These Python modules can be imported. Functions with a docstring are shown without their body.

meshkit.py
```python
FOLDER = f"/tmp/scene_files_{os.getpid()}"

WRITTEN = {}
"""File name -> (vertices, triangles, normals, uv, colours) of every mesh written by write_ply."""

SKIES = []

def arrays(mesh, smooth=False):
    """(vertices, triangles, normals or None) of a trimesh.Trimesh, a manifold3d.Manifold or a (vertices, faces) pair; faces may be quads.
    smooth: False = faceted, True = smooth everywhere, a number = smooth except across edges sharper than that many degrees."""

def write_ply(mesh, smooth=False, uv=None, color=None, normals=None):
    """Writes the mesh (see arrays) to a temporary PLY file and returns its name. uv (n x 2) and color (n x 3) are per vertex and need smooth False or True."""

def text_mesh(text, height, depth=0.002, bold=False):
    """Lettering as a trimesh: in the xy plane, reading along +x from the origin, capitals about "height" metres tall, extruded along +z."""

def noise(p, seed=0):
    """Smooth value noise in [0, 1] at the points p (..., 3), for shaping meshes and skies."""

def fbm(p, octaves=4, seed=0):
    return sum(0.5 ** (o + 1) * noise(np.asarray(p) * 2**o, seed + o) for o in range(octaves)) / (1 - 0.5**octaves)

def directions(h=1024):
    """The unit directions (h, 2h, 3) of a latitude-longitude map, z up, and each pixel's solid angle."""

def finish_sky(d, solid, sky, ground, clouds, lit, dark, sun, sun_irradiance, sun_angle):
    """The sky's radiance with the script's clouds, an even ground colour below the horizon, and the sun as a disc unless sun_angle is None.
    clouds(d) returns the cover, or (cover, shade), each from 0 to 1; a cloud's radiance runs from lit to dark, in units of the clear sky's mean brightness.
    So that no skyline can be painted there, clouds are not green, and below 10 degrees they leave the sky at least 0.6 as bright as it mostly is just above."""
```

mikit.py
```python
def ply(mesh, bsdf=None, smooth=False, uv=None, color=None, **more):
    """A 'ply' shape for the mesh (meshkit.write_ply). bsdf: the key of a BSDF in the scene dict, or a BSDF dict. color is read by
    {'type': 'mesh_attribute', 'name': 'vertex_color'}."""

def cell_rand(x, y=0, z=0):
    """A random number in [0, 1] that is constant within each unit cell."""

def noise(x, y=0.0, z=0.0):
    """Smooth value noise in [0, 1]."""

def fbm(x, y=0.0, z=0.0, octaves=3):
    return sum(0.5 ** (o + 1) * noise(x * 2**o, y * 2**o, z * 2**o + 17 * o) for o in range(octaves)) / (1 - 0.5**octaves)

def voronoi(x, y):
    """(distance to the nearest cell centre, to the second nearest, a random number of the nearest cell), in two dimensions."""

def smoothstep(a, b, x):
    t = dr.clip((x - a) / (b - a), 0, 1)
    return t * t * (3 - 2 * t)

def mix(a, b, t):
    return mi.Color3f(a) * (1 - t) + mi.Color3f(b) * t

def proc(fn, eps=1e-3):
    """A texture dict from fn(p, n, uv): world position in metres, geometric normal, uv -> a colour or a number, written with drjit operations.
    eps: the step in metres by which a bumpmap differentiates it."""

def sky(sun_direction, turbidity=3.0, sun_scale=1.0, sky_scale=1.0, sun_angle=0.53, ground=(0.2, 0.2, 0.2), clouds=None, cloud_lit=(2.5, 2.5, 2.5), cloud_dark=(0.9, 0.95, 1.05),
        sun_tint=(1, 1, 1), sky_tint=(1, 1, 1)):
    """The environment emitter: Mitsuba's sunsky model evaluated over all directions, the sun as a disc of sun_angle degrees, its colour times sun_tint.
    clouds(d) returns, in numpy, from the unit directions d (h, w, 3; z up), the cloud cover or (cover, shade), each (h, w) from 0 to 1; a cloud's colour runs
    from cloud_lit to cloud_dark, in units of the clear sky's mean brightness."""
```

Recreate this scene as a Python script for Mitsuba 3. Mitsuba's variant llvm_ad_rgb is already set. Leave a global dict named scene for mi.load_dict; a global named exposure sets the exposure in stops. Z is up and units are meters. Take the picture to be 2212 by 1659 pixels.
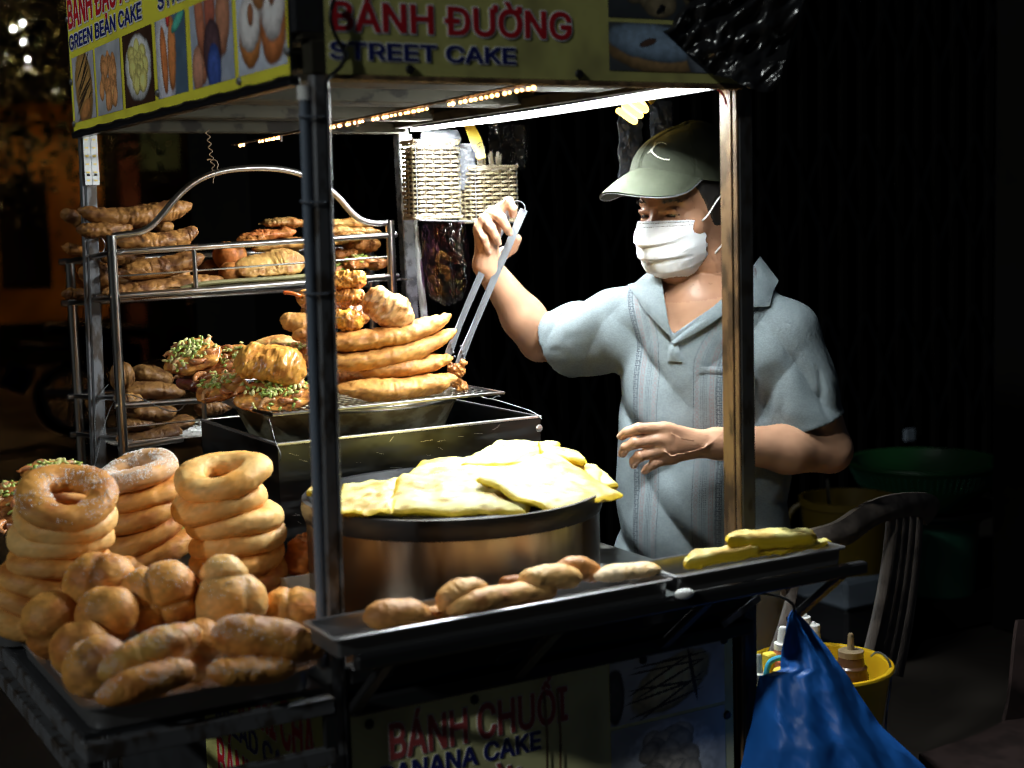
import math, numpy as np, trimesh, mitsuba as mi, drjit as dr, mikit, meshkit
from mitsuba import ScalarTransform4f as T4
from meshkit import fbm as nfbm, noise as nnoise
import manifold3d as m3
import shapely
from shapely.geometry import Polygon, LineString
from shapely import affinity

scene, labels = {}, {}

# ------------------------------------------------------------------ camera, light, exposure
CAM = np.array([-.8165, -1.9746, 1.55]); YAW, PITCH, ROLL, FOC = .522, .1131, -.0285, 3183.0
_f = np.array([math.sin(YAW)*math.cos(PITCH), math.cos(YAW)*math.cos(PITCH), -math.sin(PITCH)])
_rt = np.array([math.cos(YAW), -math.sin(YAW), 0.0]); _up = np.cross(_rt, _f)
VR = math.cos(ROLL)*_rt + math.sin(ROLL)*_up          # image right
VU = -math.sin(ROLL)*_rt + math.cos(ROLL)*_up         # image up
VF = _f
scene['camera'] = {'type': 'thinlens', 'fov': math.degrees(2*math.atan(1106/FOC)), 'fov_axis': 'x', 'aperture_radius': .0088, 'focus_distance': 2.98,
                   'near_clip': .05, 'far_clip': 200.0, 'to_world': T4().look_at(origin=CAM.tolist(), target=(CAM+VF).tolist(), up=VU.tolist())}
exposure = 0.0
scene['sky'] = mikit.sky((-.82, -.25, .50), turbidity=3, sun_scale=.78, sky_scale=.075, sun_angle=2.5, ground=(.02, .02, .02), sun_tint=(.62, .84, 1.22), sky_tint=(.9, .95, 1.0))
LED_RADIANCE = (800.0, 860.0, 850.0)
BULB_RADIANCE = (4.5, 3.0, .55)
AMBER_RADIANCE = (16.0, 6.6, 1.7)

def ray(u, v): return VF + (u-1106)/FOC*VR - (v-829.5)/FOC*VU
def at(u, v, d): return CAM + ray(u, v)*d
def on(ax, val, u, v):
    d = ray(u, v); return CAM + d*(val-CAM[ax])/d[ax]
def project(P):
    d = np.asarray(P, float)-CAM; z = d@VF
    return np.stack([1106+FOC*(d@VR)/z, 829.5-FOC*(d@VU)/z, z], -1)

# ------------------------------------------------------------------ bookkeeping
_used = {}
def key(base):
    n = _used.get(base, 0); _used[base] = n+1
    return base if n == 0 else f'{base}_{n:03d}'
def tag(k, label=None, cat=None, group=None, kind=None):
    d = labels.setdefault(k, {})
    for a, b in (('label', label), ('category', cat), ('group', group), ('kind', kind)):
        if b: d[a] = b
    return k
def thing(name, label, cat, group=None):
    k = key(name); tag(k, label, cat, group); return k
def put(name, mesh, bsdf, parent=None, smooth=40, label=None, cat=None, group=None, kind=None, color=None, uv=None, **more):
    k = key(parent+'__'+name if parent else name)
    if color is not None or uv is not None: smooth = smooth if smooth in (True, False) else True
    scene[k] = mikit.ply(mesh, bsdf, smooth=smooth, color=color, uv=uv, **more)
    if label or cat or group or kind: tag(k, label, cat, group, kind)
    return k
def lin(h):
    c = np.array([int(h[i:i+2], 16) for i in (0, 2, 4)])/255.0
    return np.where(c <= .04045, c/12.92, ((c+.055)/1.055)**2.4)

# ------------------------------------------------------------------ mesh helpers
def cat(*ms):
    ms = [m for g in ms for m in (g if isinstance(g, (list, tuple)) else [g])]
    return trimesh.util.concatenate(ms)
def box(lo, hi, bev=0.0):
    lo, hi = np.array(lo, float), np.array(hi, float)
    lo, hi = np.minimum(lo, hi), np.maximum(lo, hi)
    if bev <= 0:
        b = trimesh.creation.box(hi-lo); b.apply_translation((lo+hi)/2); return b
    pts = []
    for sx in (0, 1):
        for sy in (0, 1):
            for sz in (0, 1):
                c = np.where([sx, sy, sz], hi, lo); s = np.where([sx, sy, sz], -1, 1)*bev
                for a in range(3):
                    q = c+s; q[a] = c[a]; pts.append(q)
    return trimesh.convex.convex_hull(np.array(pts))
def bar(p, q, w, h, up=(0, 0, 1), bev=0.0):
    p, q = np.array(p, float), np.array(q, float); L = np.linalg.norm(q-p); d = (q-p)/L
    s = np.cross(up, d); s /= np.linalg.norm(s); u = np.cross(d, s)
    b = box((-w/2, -h/2, 0), (w/2, h/2, L), bev)
    M = np.eye(4); M[:3, 0], M[:3, 1], M[:3, 2], M[:3, 3] = s, u, d, p
    b.apply_transform(M); return b
def smooth_path(pts, n):
    from scipy.interpolate import PchipInterpolator, CubicSpline
    pts = np.array(pts, float)
    t = np.r_[0, np.cumsum(np.linalg.norm(np.diff(pts, axis=0), axis=1)**.7)]
    return CubicSpline(t, pts)(np.linspace(0, t[-1], n))
def frames(P, up0=None):
    Tn = np.gradient(P, axis=0); Tn /= np.linalg.norm(Tn, axis=1, keepdims=True)
    a = np.array(up0 if up0 is not None else ((0, 0, 1) if abs(Tn[0, 2]) < .9 else (1, 0, 0)), float)
    U = np.zeros_like(P)
    for i in range(len(P)):
        a = a - Tn[i]*(a@Tn[i]); a /= np.linalg.norm(a); U[i] = a
    return Tn, U, np.cross(Tn, U)
def tube(P, r, ns=10, caps=True, rh=None, up0=None, closed=False, fn=None):
    """swept tube; r (and rh along the up axis) scalar or per point"""
    P = np.array(P, float); n = len(P)
    if closed: Tn = np.roll(P, -1, 0)-np.roll(P, 1, 0)
    Tf, U, S = frames(P, up0)
    r = np.broadcast_to(np.asarray(r, float), n); rh = r if rh is None else np.broadcast_to(np.asarray(rh, float), n)
    a = np.arange(ns)/ns*2*np.pi
    V = P[:, None]+np.cos(a)[None, :, None]*S[:, None]*r[:, None, None]+np.sin(a)[None, :, None]*U[:, None]*rh[:, None, None]
    if fn is not None: V = fn(V, a)
    V = V.reshape(-1, 3)
    i = np.arange(n if closed else n-1)[:, None]; j = np.arange(ns)[None]
    A = i*ns+j; B = i*ns+(j+1) % ns; C_ = ((i+1) % n)*ns+(j+1) % ns; D = ((i+1) % n)*ns+j
    F = np.concatenate([np.stack([A, B, C_], -1).reshape(-1, 3), np.stack([A, C_, D], -1).reshape(-1, 3)])
    if caps and not closed:
        V = np.vstack([V, P[0], P[-1]]); k = n*ns
        j = np.arange(ns)
        F = np.vstack([F, np.stack([np.full(ns, k), (j+1) % ns, j], -1), np.stack([np.full(ns, k+1), (n-1)*ns+j, (n-1)*ns+(j+1) % ns], -1)])
    return trimesh.Trimesh(V, F[:, ::-1], process=False)
def rod(p, q, r, ns=12): return tube(np.linspace(p, q, 2), r, ns)
def wire(pts, r, n=24, ns=6): return tube(smooth_path(pts, n), r, ns)
def ring_tube(c, R, r, n=48, ns=10, axis=2, ry=None):
    a = np.linspace(0, 2*np.pi, n, endpoint=False); P = np.zeros((n, 3)); o = [k for k in range(3) if k != axis]
    P[:, o[0]] = np.cos(a)*R; P[:, o[1]] = np.sin(a)*(ry or R)
    Tn = np.roll(P, -1, 0)-np.roll(P, 1, 0); Tn /= np.linalg.norm(Tn, axis=1, keepdims=True)
    U = np.zeros_like(P); U[:, axis] = 1; S = np.cross(Tn, U)
    b = np.arange(ns)/ns*2*np.pi
    V = P[:, None]+r*(np.cos(b)[None, :, None]*S[:, None]+np.sin(b)[None, :, None]*U[:, None])
    i = np.arange(n)[:, None]; j = np.arange(ns)[None]
    A = i*ns+j; B = i*ns+(j+1) % ns; C_ = ((i+1) % n)*ns+(j+1) % ns; D = ((i+1) % n)*ns+j
    F = np.concatenate([np.stack([A, B, C_], -1).reshape(-1, 3), np.stack([A, C_, D], -1).reshape(-1, 3)])
    return trimesh.Trimesh(V.reshape(-1, 3)+np.array(c), F[:, ::-1], process=False)
def lathe(prof, n=48, c=(0, 0, 0)):
    m = trimesh.creation.revolve(np.array(prof, float), sections=n); m.apply_translation(c); return m
def grid_mesh(V, flip=False):
    """V (n, m, 3) -> sheet"""
    n, m = V.shape[:2]; i = np.arange(n-1)[:, None]; j = np.arange(m-1)[None]
    A, B, C_, D = i*m+j, i*m+j+1, (i+1)*m+j+1, (i+1)*m+j
    F = np.concatenate([np.stack([A, B, C_], -1).reshape(-1, 3), np.stack([A, C_, D], -1).reshape(-1, 3)])
    if flip: F = F[:, ::-1]
    return trimesh.Trimesh(V.reshape(-1, 3), F, process=False)
def vnormals(m):
    fn = np.cross(m.vertices[m.faces[:, 1]]-m.vertices[m.faces[:, 0]], m.vertices[m.faces[:, 2]]-m.vertices[m.faces[:, 0]])
    N = np.zeros_like(m.vertices)
    for k in range(3): np.add.at(N, m.faces[:, k], fn)
    return N/np.maximum(np.linalg.norm(N, axis=1, keepdims=True), 1e-12)
def solidify(m, t):
    """closed shell: the sheet and a copy pushed t along the inward normals, with the rim stitched"""
    m = m.copy(); m.merge_vertices(merge_tex=True, merge_norm=True); N = vnormals(m); n = len(m.vertices)
    V = np.vstack([m.vertices, m.vertices-N*t]); F = np.vstack([m.faces, m.faces[:, ::-1]+n])
    e = np.sort(m.edges, axis=1); _, idx, cnt = np.unique(e, axis=0, return_index=True, return_counts=True)
    b = m.edges[idx[cnt == 1]]
    R = np.vstack([np.stack([b[:, 1], b[:, 0], b[:, 0]+n], -1), np.stack([b[:, 1], b[:, 0]+n, b[:, 1]+n], -1)])
    return trimesh.Trimesh(V, np.vstack([F, R]), process=False)
def xf(m, R=None, t=(0, 0, 0), s=1.0):
    m = m.copy(); M = np.eye(4)
    if R is not None: M[:3, :3] = R
    M[:3, :3] = M[:3, :3]@np.diag(np.broadcast_to(s, 3)); M[:3, 3] = t; m.apply_transform(M); return m
def rot(axis, deg): return trimesh.transformations.rotation_matrix(math.radians(deg), axis)[:3, :3]
def basis(x, y, z): return np.stack([x, y, z], 1)
def unit(v): v = np.asarray(v, float); return v/np.linalg.norm(v)

# ---- signed distance modelling
def smin(a, b, k): h = np.clip(.5+.5*(b-a)/k, 0, 1); return b*(1-h)+a*h-k*h*(1-h)
def s_cap(p, a, b, ra, rb):
    a, b = np.asarray(a, np.float32), np.asarray(b, np.float32); ba = b-a
    t = np.clip(((p-a)@ba)/float(ba@ba), 0, 1); return np.linalg.norm(p-a-t[:, None]*ba, axis=1)-(ra+(rb-ra)*t)
def s_ell(p, c, r, R=None):
    q = p-np.asarray(c, np.float32)
    if R is not None: q = q@np.asarray(R, np.float32)
    r = np.asarray(r, np.float32); k0 = np.linalg.norm(q/r, axis=1); k1 = np.linalg.norm(q/(r*r), axis=1); return k0*(k0-1)/np.maximum(k1, 1e-6)
def s_box(p, c, h, r, R=None):
    q = p-np.asarray(c, np.float32)
    if R is not None: q = q@np.asarray(R, np.float32)
    q = np.abs(q)-np.asarray(h, np.float32)+r
    return np.linalg.norm(np.maximum(q, 0), axis=1)+np.minimum(q.max(1), 0)-r
def nets(fn, lo, hi, h):
    """naive surface nets of fn < 0"""
    lo, hi = np.array(lo, float), np.array(hi, float); n = np.ceil((hi-lo)/h).astype(int)+1
    ax = [lo[k]+np.arange(n[k])*h for k in range(3)]
    S = np.empty(n, np.float32)
    step = max(1, int(400000/(n[1]*n[2])))
    for i in range(0, n[0], step):
        g = np.stack(np.meshgrid(ax[0][i:i+step], ax[1], ax[2], indexing='ij'), -1).astype(np.float32)
        S[i:i+step] = fn(g.reshape(-1, 3)).reshape(g.shape[:3])
    I = S < 0
    c = sum(I[a:n[0]-1+a, b:n[1]-1+b, d:n[2]-1+d].astype(np.int8) for a in (0, 1) for b in (0, 1) for d in (0, 1))
    cells = np.argwhere((c > 0) & (c < 8)); idx = -np.ones(n-1, int); idx[tuple(cells.T)] = np.arange(len(cells))
    acc = np.zeros((len(cells), 3)); cnt = np.zeros(len(cells))
    for axis in range(3):
        o = [k for k in range(3) if k != axis]
        for a in (0, 1):
            for b in (0, 1):
                off = np.zeros(3, int); off[o[0]], off[o[1]] = a, b; p = cells+off; q = p.copy(); q[:, axis] += 1
                sa, sb = S[tuple(p.T)], S[tuple(q.T)]; m = (sa < 0) != (sb < 0)
                t = np.where(m, sa/np.where(m, sa-sb, 1), 0); pos = off+np.zeros((len(cells), 3)); pos[:, axis] = t
                acc[m] += pos[m]; cnt[m] += 1
    V = lo+(cells+acc/cnt[:, None])*h; F = []
    for axis in range(3):
        o = [(axis+1) % 3, (axis+2) % 3]; sl = [slice(None)]*3; sl2 = [slice(None)]*3
        sl[axis], sl2[axis] = slice(0, -1), slice(1, None)
        m = I[tuple(sl)] != I[tuple(sl2)]; e = np.argwhere(m)
        e = e[(e[:, o[0]] > 0) & (e[:, o[1]] > 0) & (e[:, o[0]] < n[o[0]]-1) & (e[:, o[1]] < n[o[1]]-1)]
        q = []
        for a, b in ((1, 1), (0, 1), (0, 0), (1, 0)):
            z = e.copy(); z[:, o[0]] -= a; z[:, o[1]] -= b; q.append(idx[tuple(z.T)])
        q = np.stack(q, 1); fl = ~I[tuple(e.T)]; q[fl] = q[fl][:, ::-1]
        F += [q[:, [0, 1, 2]], q[:, [0, 2, 3]]]
    return trimesh.Trimesh(V, np.vstack(F), process=False)

# ------------------------------------------------------------------ materials
def mat(name, color, rough=.5, metal=0.0, spec=.5, two=True, **kw):
    tex = color if isinstance(color, dict) else {'type': 'rgb', 'value': [float(x) for x in np.broadcast_to(color, 3)]}
    rt = rough if isinstance(rough, dict) else float(rough)
    b = {'type': 'principled', 'base_color': tex, 'roughness': rt, 'metallic': metal, 'specular': spec, **kw}
    scene[name] = {'type': 'twosided', 'b': b} if two else b
    return name
VC = {'type': 'mesh_attribute', 'name': 'vertex_color'}
def C3(a): return mi.Color3f(*[float(x) for x in a])
def proc2(a, b, f):   # blend of two colours by f(p)
    a, b = np.array(a, float), np.array(b, float)
    return mikit.proc(lambda p, n, uv: mikit.mix(C3(a), C3(b), dr.clip(f(p, n, uv), 0, 1)))
fb, nz, ss = mikit.fbm, mikit.noise, mikit.smoothstep

mat('dough', VC, .55, spec=.32)
mat('oily_crust', VC, .30, spec=.5)
mat('print_ink', VC, .35, spec=.4)
mat('matte_paint', VC, .6, spec=.3)
mat('skin', VC, .42, spec=.45)
mat('stainless', (.62, .61, .59), mikit.proc(lambda p, n, uv: .14+.12*fb(p.x*30, p.y*30, p.z*12)), metal=1.0)
mat('brushed_sheet', proc2((.34, .34, .33), (.16, .14, .11), lambda p, n, uv: ss(.45, .75, fb(p.x*9, p.y*9, p.z*14, 4))),
    mikit.proc(lambda p, n, uv: .2+.25*ss(.4, .7, fb(p.x*14, p.y*14, p.z*40))), metal=1.0)
mat('drum_steel', proc2((.44, .40, .35), (.15, .105, .07), lambda p, n, uv: ss(.34, .62, fb(dr.atan2(p.y-.268, p.x-.348)*3.5, p.z*3, 3.0, 4))),
    mikit.proc(lambda p, n, uv: .26+.16*fb(dr.atan2(p.y-.268, p.x-.348)*6, p.z*4, 1.0)), metal=1.0)
mat('basin_metal', proc2((.36, .34, .25), (.15, .12, .065), lambda p, n, uv: ss(.38, .62, fb(p.x*22, p.y*22, p.z*30, 4))), .45, metal=.35)
mat('dark_iron', (.035, .035, .038), .4, metal=.6)
mat('galvanised', proc2((.40, .42, .44), (.17, .18, .19), lambda p, n, uv: ss(.42, .66, fb(p.x*60, p.y*60, p.z*45, 4))), .42, metal=.75)
mat('post_metal', proc2((.17, .175, .19), (.075, .06, .05), lambda p, n, uv: ss(.46, .68, fb(p.x*70, p.y*70, p.z*24, 4))), .42, metal=.55)
mat('dark_post', proc2((.06, .06, .062), (.035, .028, .022), lambda p, n, uv: ss(.46, .68, fb(p.x*70, p.y*70, p.z*24, 4))), .5, metal=.3)
mat('rusty_post', proc2((.30, .185, .095), (.11, .07, .04), lambda p, n, uv: ss(.42, .66, fb(p.x*60, p.y*60, p.z*16, 4))), .5, metal=.35)
mat('roof_tin', proc2((.030, .027, .018), (.010, .008, .006), lambda p, n, uv: ss(.56, .68, fb(p.x*26, p.y*26, p.z*26, 4))), .75, spec=.15)
mat('tray_steel', (.26, .26, .27), .26, metal=.75)
mat('black_plastic', (.012, .012, .014), .25, spec=.6)
mat('dark_board', proc2((.028, .03, .034), (.012, .012, .014), lambda p, n, uv: fb(p.x*12, p.y*12, p.z*12)), .5)
mat('white_plastic', (.78, .78, .76), .4)
mat('pvc_pipe', (.13, .16, .21), .5)
mat('yellow_vinyl', proc2((.86, .80, .07), (.72, .65, .06), lambda p, n, uv: ss(.5, .8, fb(p.x*9, p.y*9, p.z*9, 4))), .38)
mat('old_yellow_vinyl', proc2((.62, .60, .20), (.36, .33, .13), lambda p, n, uv: ss(.45, .8, fb(p.x*11, p.y*11, p.z*7, 4))), .45)
mat('pale_vinyl', proc2((.74, .72, .36), (.50, .47, .24), lambda p, n, uv: ss(.45, .8, fb(p.x*11, p.y*11, p.z*7, 4))), .5)
mat('red_ink', (.55, .018, .03), .4)
mat('faded_red', (.42, .07, .07), .5)
mat('navy_ink', (.015, .022, .16), .4)
mat('white_ink', (.80, .80, .80), .4)
mat('amber_sheet', (.05, .03, .015), .4)
mat('cane', VC, .45, spec=.4)
scene['led_emission'] = {'type': 'diffuse', 'reflectance': {'type': 'rgb', 'value': .8}}
# ------------------------------------------------------------------ the setting
W, D, ZE, ZC = .76, 1.27, 1.755, .90
mat('asphalt', proc2((.042, .034, .028), (.026, .022, .019), lambda p, n, uv: fb(p.x*3, p.y*3, p.z, 4)), .8, spec=.2)
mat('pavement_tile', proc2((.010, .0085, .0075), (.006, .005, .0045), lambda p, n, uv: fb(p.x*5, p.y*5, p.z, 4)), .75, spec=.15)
put('ground', grid_mesh(np.stack(np.meshgrid(np.linspace(-60, 60, 3), np.linspace(-60, 60, 3), [0.0], indexing='ij'), -1)[:, :, 0], flip=True), 'asphalt', kind='structure', smooth=False)
put('pavement', box((-.6, 1.75, .004), (9, 5.2, .12), .01), 'pavement_tile', kind='structure', smooth=False)

# folding shop gate behind the cart
gate = thing('folding_gate', 'dark closed folding metal shop gate with crossed lattice behind the vendor', 'gate')
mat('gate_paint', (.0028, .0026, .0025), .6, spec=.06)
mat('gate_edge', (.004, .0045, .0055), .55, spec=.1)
GY = 3.0
for k in range(44):
    x = 1.35+k*.115
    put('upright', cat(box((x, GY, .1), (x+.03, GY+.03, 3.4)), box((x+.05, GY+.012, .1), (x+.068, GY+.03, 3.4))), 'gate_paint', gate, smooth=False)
for z0 in (.55, 1.35, 2.15):
    for k in range(22):
        x = 1.36+k*.23
        put('lattice_strip', cat(bar((x, GY-.012, z0), (x+.23, GY-.012, z0+.52), .018, .004, (0, 1, 0)), bar((x, GY-.018, z0+.52), (x+.23, GY-.018, z0), .018, .004, (0, 1, 0))), 'gate_edge', gate, smooth=False)
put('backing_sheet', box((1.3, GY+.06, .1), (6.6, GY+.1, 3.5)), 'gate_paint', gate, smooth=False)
bw = thing('shop_wall', 'dark plastered shop front wall around the folding gate', 'building')
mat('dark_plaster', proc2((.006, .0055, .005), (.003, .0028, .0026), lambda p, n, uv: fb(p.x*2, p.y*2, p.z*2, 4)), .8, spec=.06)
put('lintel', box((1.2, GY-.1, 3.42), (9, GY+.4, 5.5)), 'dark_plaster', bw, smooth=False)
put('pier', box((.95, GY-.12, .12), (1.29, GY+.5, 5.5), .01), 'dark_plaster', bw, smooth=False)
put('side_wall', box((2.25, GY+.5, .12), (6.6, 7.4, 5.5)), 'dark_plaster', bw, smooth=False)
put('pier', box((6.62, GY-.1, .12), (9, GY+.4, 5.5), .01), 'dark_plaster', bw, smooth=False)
pl = on(2, .12, 2088, 1500)
pil = thing('corner_pillar', 'plain dark pillar hiding the right part of the green colander', 'pillar')
P0 = at(2092, 900, 5.0)
put('shaft', box((P0[0], P0[1]-.5, .12), (P0[0]+.9, P0[1]-.1, 4), .01), 'dark_plaster', pil, smooth=False)

# street on the left: orange wall, houses, tree, motorbike
mat('orange_plaster', proc2((.60, .25, .03), (.36, .14, .025), lambda p, n, uv: ss(.4, .7, fb(p.x*1.2, p.y*1.2, p.z*1.2, 4))), .85)
ow = thing('street_house', 'orange plastered house wall far down the dark street', 'building')
put('wall', box((.4, 15.4, 0), (3.75, 16, 3.0)), 'orange_plaster', ow, smooth=False)
put('plinth', box((.38, 15.36, 0), (3.77, 15.4, .5)), 'dark_plaster', ow, smooth=False)
put('doorway', box((1.5, 15.37, .5), (1.75, 15.4, 2.3)), 'dark_plaster', ow, smooth=False)
put('shutter', box((2.55, 15.36, .9), (3.1, 15.4, 2.1)), 'dark_plaster', ow, smooth=False)
put('upper_storey', box((.2, 15.2, 3.0), (3.9, 16, 7)), 'dark_plaster', ow, smooth=False)
oh = thing('dark_house', 'unlit dark house at the end of the street right of the orange wall', 'building')
put('wall', box((3.8, 15.0, 0), (13, 16, 7)), 'dark_plaster', oh, smooth=False)
mat('dim_green', (.05, .09, .06), .7); mat('dim_red', (.10, .03, .02), .7)
put('window', box((4.1, 14.95, 2.2), (4.55, 15, 2.9)), 'dim_green', oh, smooth=False)
put('door', box((3.85, 14.95, .0), (4.05, 15, 2.6)), 'dim_red', oh, smooth=False)
hl = thing('left_house', 'dark house closing the street at its far left', 'building')
put('wall', box((-9, 11.5, 0), (.1, 12.3, 8)), 'dark_plaster', hl, smooth=False)
hs = thing('side_house', 'tall dark house on the near left side of the street', 'building')
put('wall', box((-6, 4.2, 0), (-5, 12, 9)), 'dark_plaster', hs, smooth=False)
# tree with hanging bulbs
rng = np.random.default_rng(5)
tr = thing('street_tree', 'dark leafy street tree with small lit bulbs hanging in its crown', 'tree')
mat('bark', (.035, .025, .018), .9); scene['leaf'] = {'type': 'twosided', 'b': {'type': 'principled', 'base_color': {'type': 'rgb', 'value': [.008, .011, .004]}, 'roughness': .45}}
tb = np.array([1.2, 12.4, 0.0])
put('trunk', tube(smooth_path([tb, tb+(.05, 0, 1.2), tb+(-.05, .1, 2.2), tb+(.1, 0, 3.4)], 14), np.linspace(.16, .08, 14), 10), 'bark', tr)
for k in range(9):
    a = rng.uniform(0, 6.28); e = tb+(math.cos(a)*rng.uniform(.8, 1.7), math.sin(a)*rng.uniform(.6, 1.4), rng.uniform(2.4, 4.4))
    put('limb', wire([tb+(0, .05, rng.uniform(1.7, 2.6)), (tb+e)/2+(0, 0, 1.2), e], .03, 8), 'bark', tr)
cl = rng.normal(size=(60, 3))*(1.05, .9, .75)+tb+(0, 0, 3.45)
cl[:18] = np.stack([rng.uniform(-.9, .95, 18)+tb[0], rng.uniform(-.5, .5, 18)+tb[1], rng.uniform(2.0, 2.6, 18)], 1)
L = (cl[rng.integers(0, 60, 5200)]+rng.normal(size=(5200, 3))*.24)
ang = rng.normal(size=(5200, 3)); ang /= np.linalg.norm(ang, axis=1, keepdims=True); o2 = np.cross(ang, rng.normal(size=(5200, 3))); o2 /= np.linalg.norm(o2, axis=1, keepdims=True)
Vq = np.stack([L-ang*.07, L+o2*.03, L+ang*.07, L-o2*.03], 1).reshape(-1, 3); i4 = np.arange(5200)[:, None]*4
put('crown', trimesh.Trimesh(Vq, np.vstack([i4+[0, 1, 2], i4+[0, 2, 3]]), process=False), 'leaf', tr, smooth=False)
for k, (u, v, r, s) in enumerate([(41, 88, .040, 1.3), (48, 50, .018, 1.0), (28, 62, .017, 1.0), (60, 128, .012, .3), (205, 30, .016, .5)]):
    p = at(u, v, 13.4); b = thing('hanging_bulb', ['largest warm lit bulb hanging low in the dark tree', 'upper right warm bulb hanging in the dark tree', 'leftmost small warm bulb hanging in the dark tree', 'faint lowest bulb hanging in the dark tree', 'faint bulb right behind the yellow banner edge'][k], 'light bulb')
    put('glass', xf(trimesh.creation.icosphere(2, r), t=p), 'led_emission', b, emitter={'type': 'area', 'radiance': {'type': 'rgb', 'value': [1250*s, 700*s, 250*s]}, 'sampling_weight': .15})
    put('cord', rod(p+(0, 0, r), p+(0, 0, 1.0), .006, 5), 'black_plastic', b)

# parked motorbike, about 9 m away
mb = thing('motorbike', 'dark parked motorbike down the street behind the cart at left', 'motorbike')
mat('bike_body', (.012, .018, .035), .25, metal=.2); mat('tyre_rubber', (.012, .012, .012), .7)
bo = on(2, 0, 140, 945); bx = unit((.62, -.05, 0)); by = np.array([-bx[1], bx[0], 0])
def bk(x, y, z): return bo+bx*x+by*y+np.array([0, 0, z])
RB = basis(bx, by, (0, 0, 1))
for x in (.08, 1.32):
    w = put('wheel', xf(ring_tube((0, 0, 0), .245, .045, 40, 10, axis=1), RB, bk(x, 0, .29)), 'tyre_rubber', mb)
    put('rim', xf(cat(ring_tube((0, 0, 0), .2, .012, 40, 6, axis=1), *[rod((0, 0, 0), (.2*math.cos(a), 0, .2*math.sin(a)), .006, 5) for a in np.arange(10)*.628]), RB, bk(x, 0, .29)), 'stainless', w)
def hullpts(*ps): return trimesh.convex.convex_hull(np.array(ps))
def ballhull(ps, r): return trimesh.convex.convex_hull(np.vstack([trimesh.creation.icosphere(1, r).vertices+p for p in ps]))
put('body', cat(ballhull([bk(.1, 0, .72), bk(.55, .08, .62), bk(.55, -.08, .62), bk(.5, 0, .45)], .06), ballhull([bk(.5, .06, .42), bk(.5, -.06, .42), bk(.95, .05, .35), bk(.95, -.05, .35)], .06), ballhull([bk(1.02, .07, .95), bk(1.02, -.07, .95), bk(1.12, .1, .5), bk(1.12, -.1, .5)], .04)), 'bike_body', mb)
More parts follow.
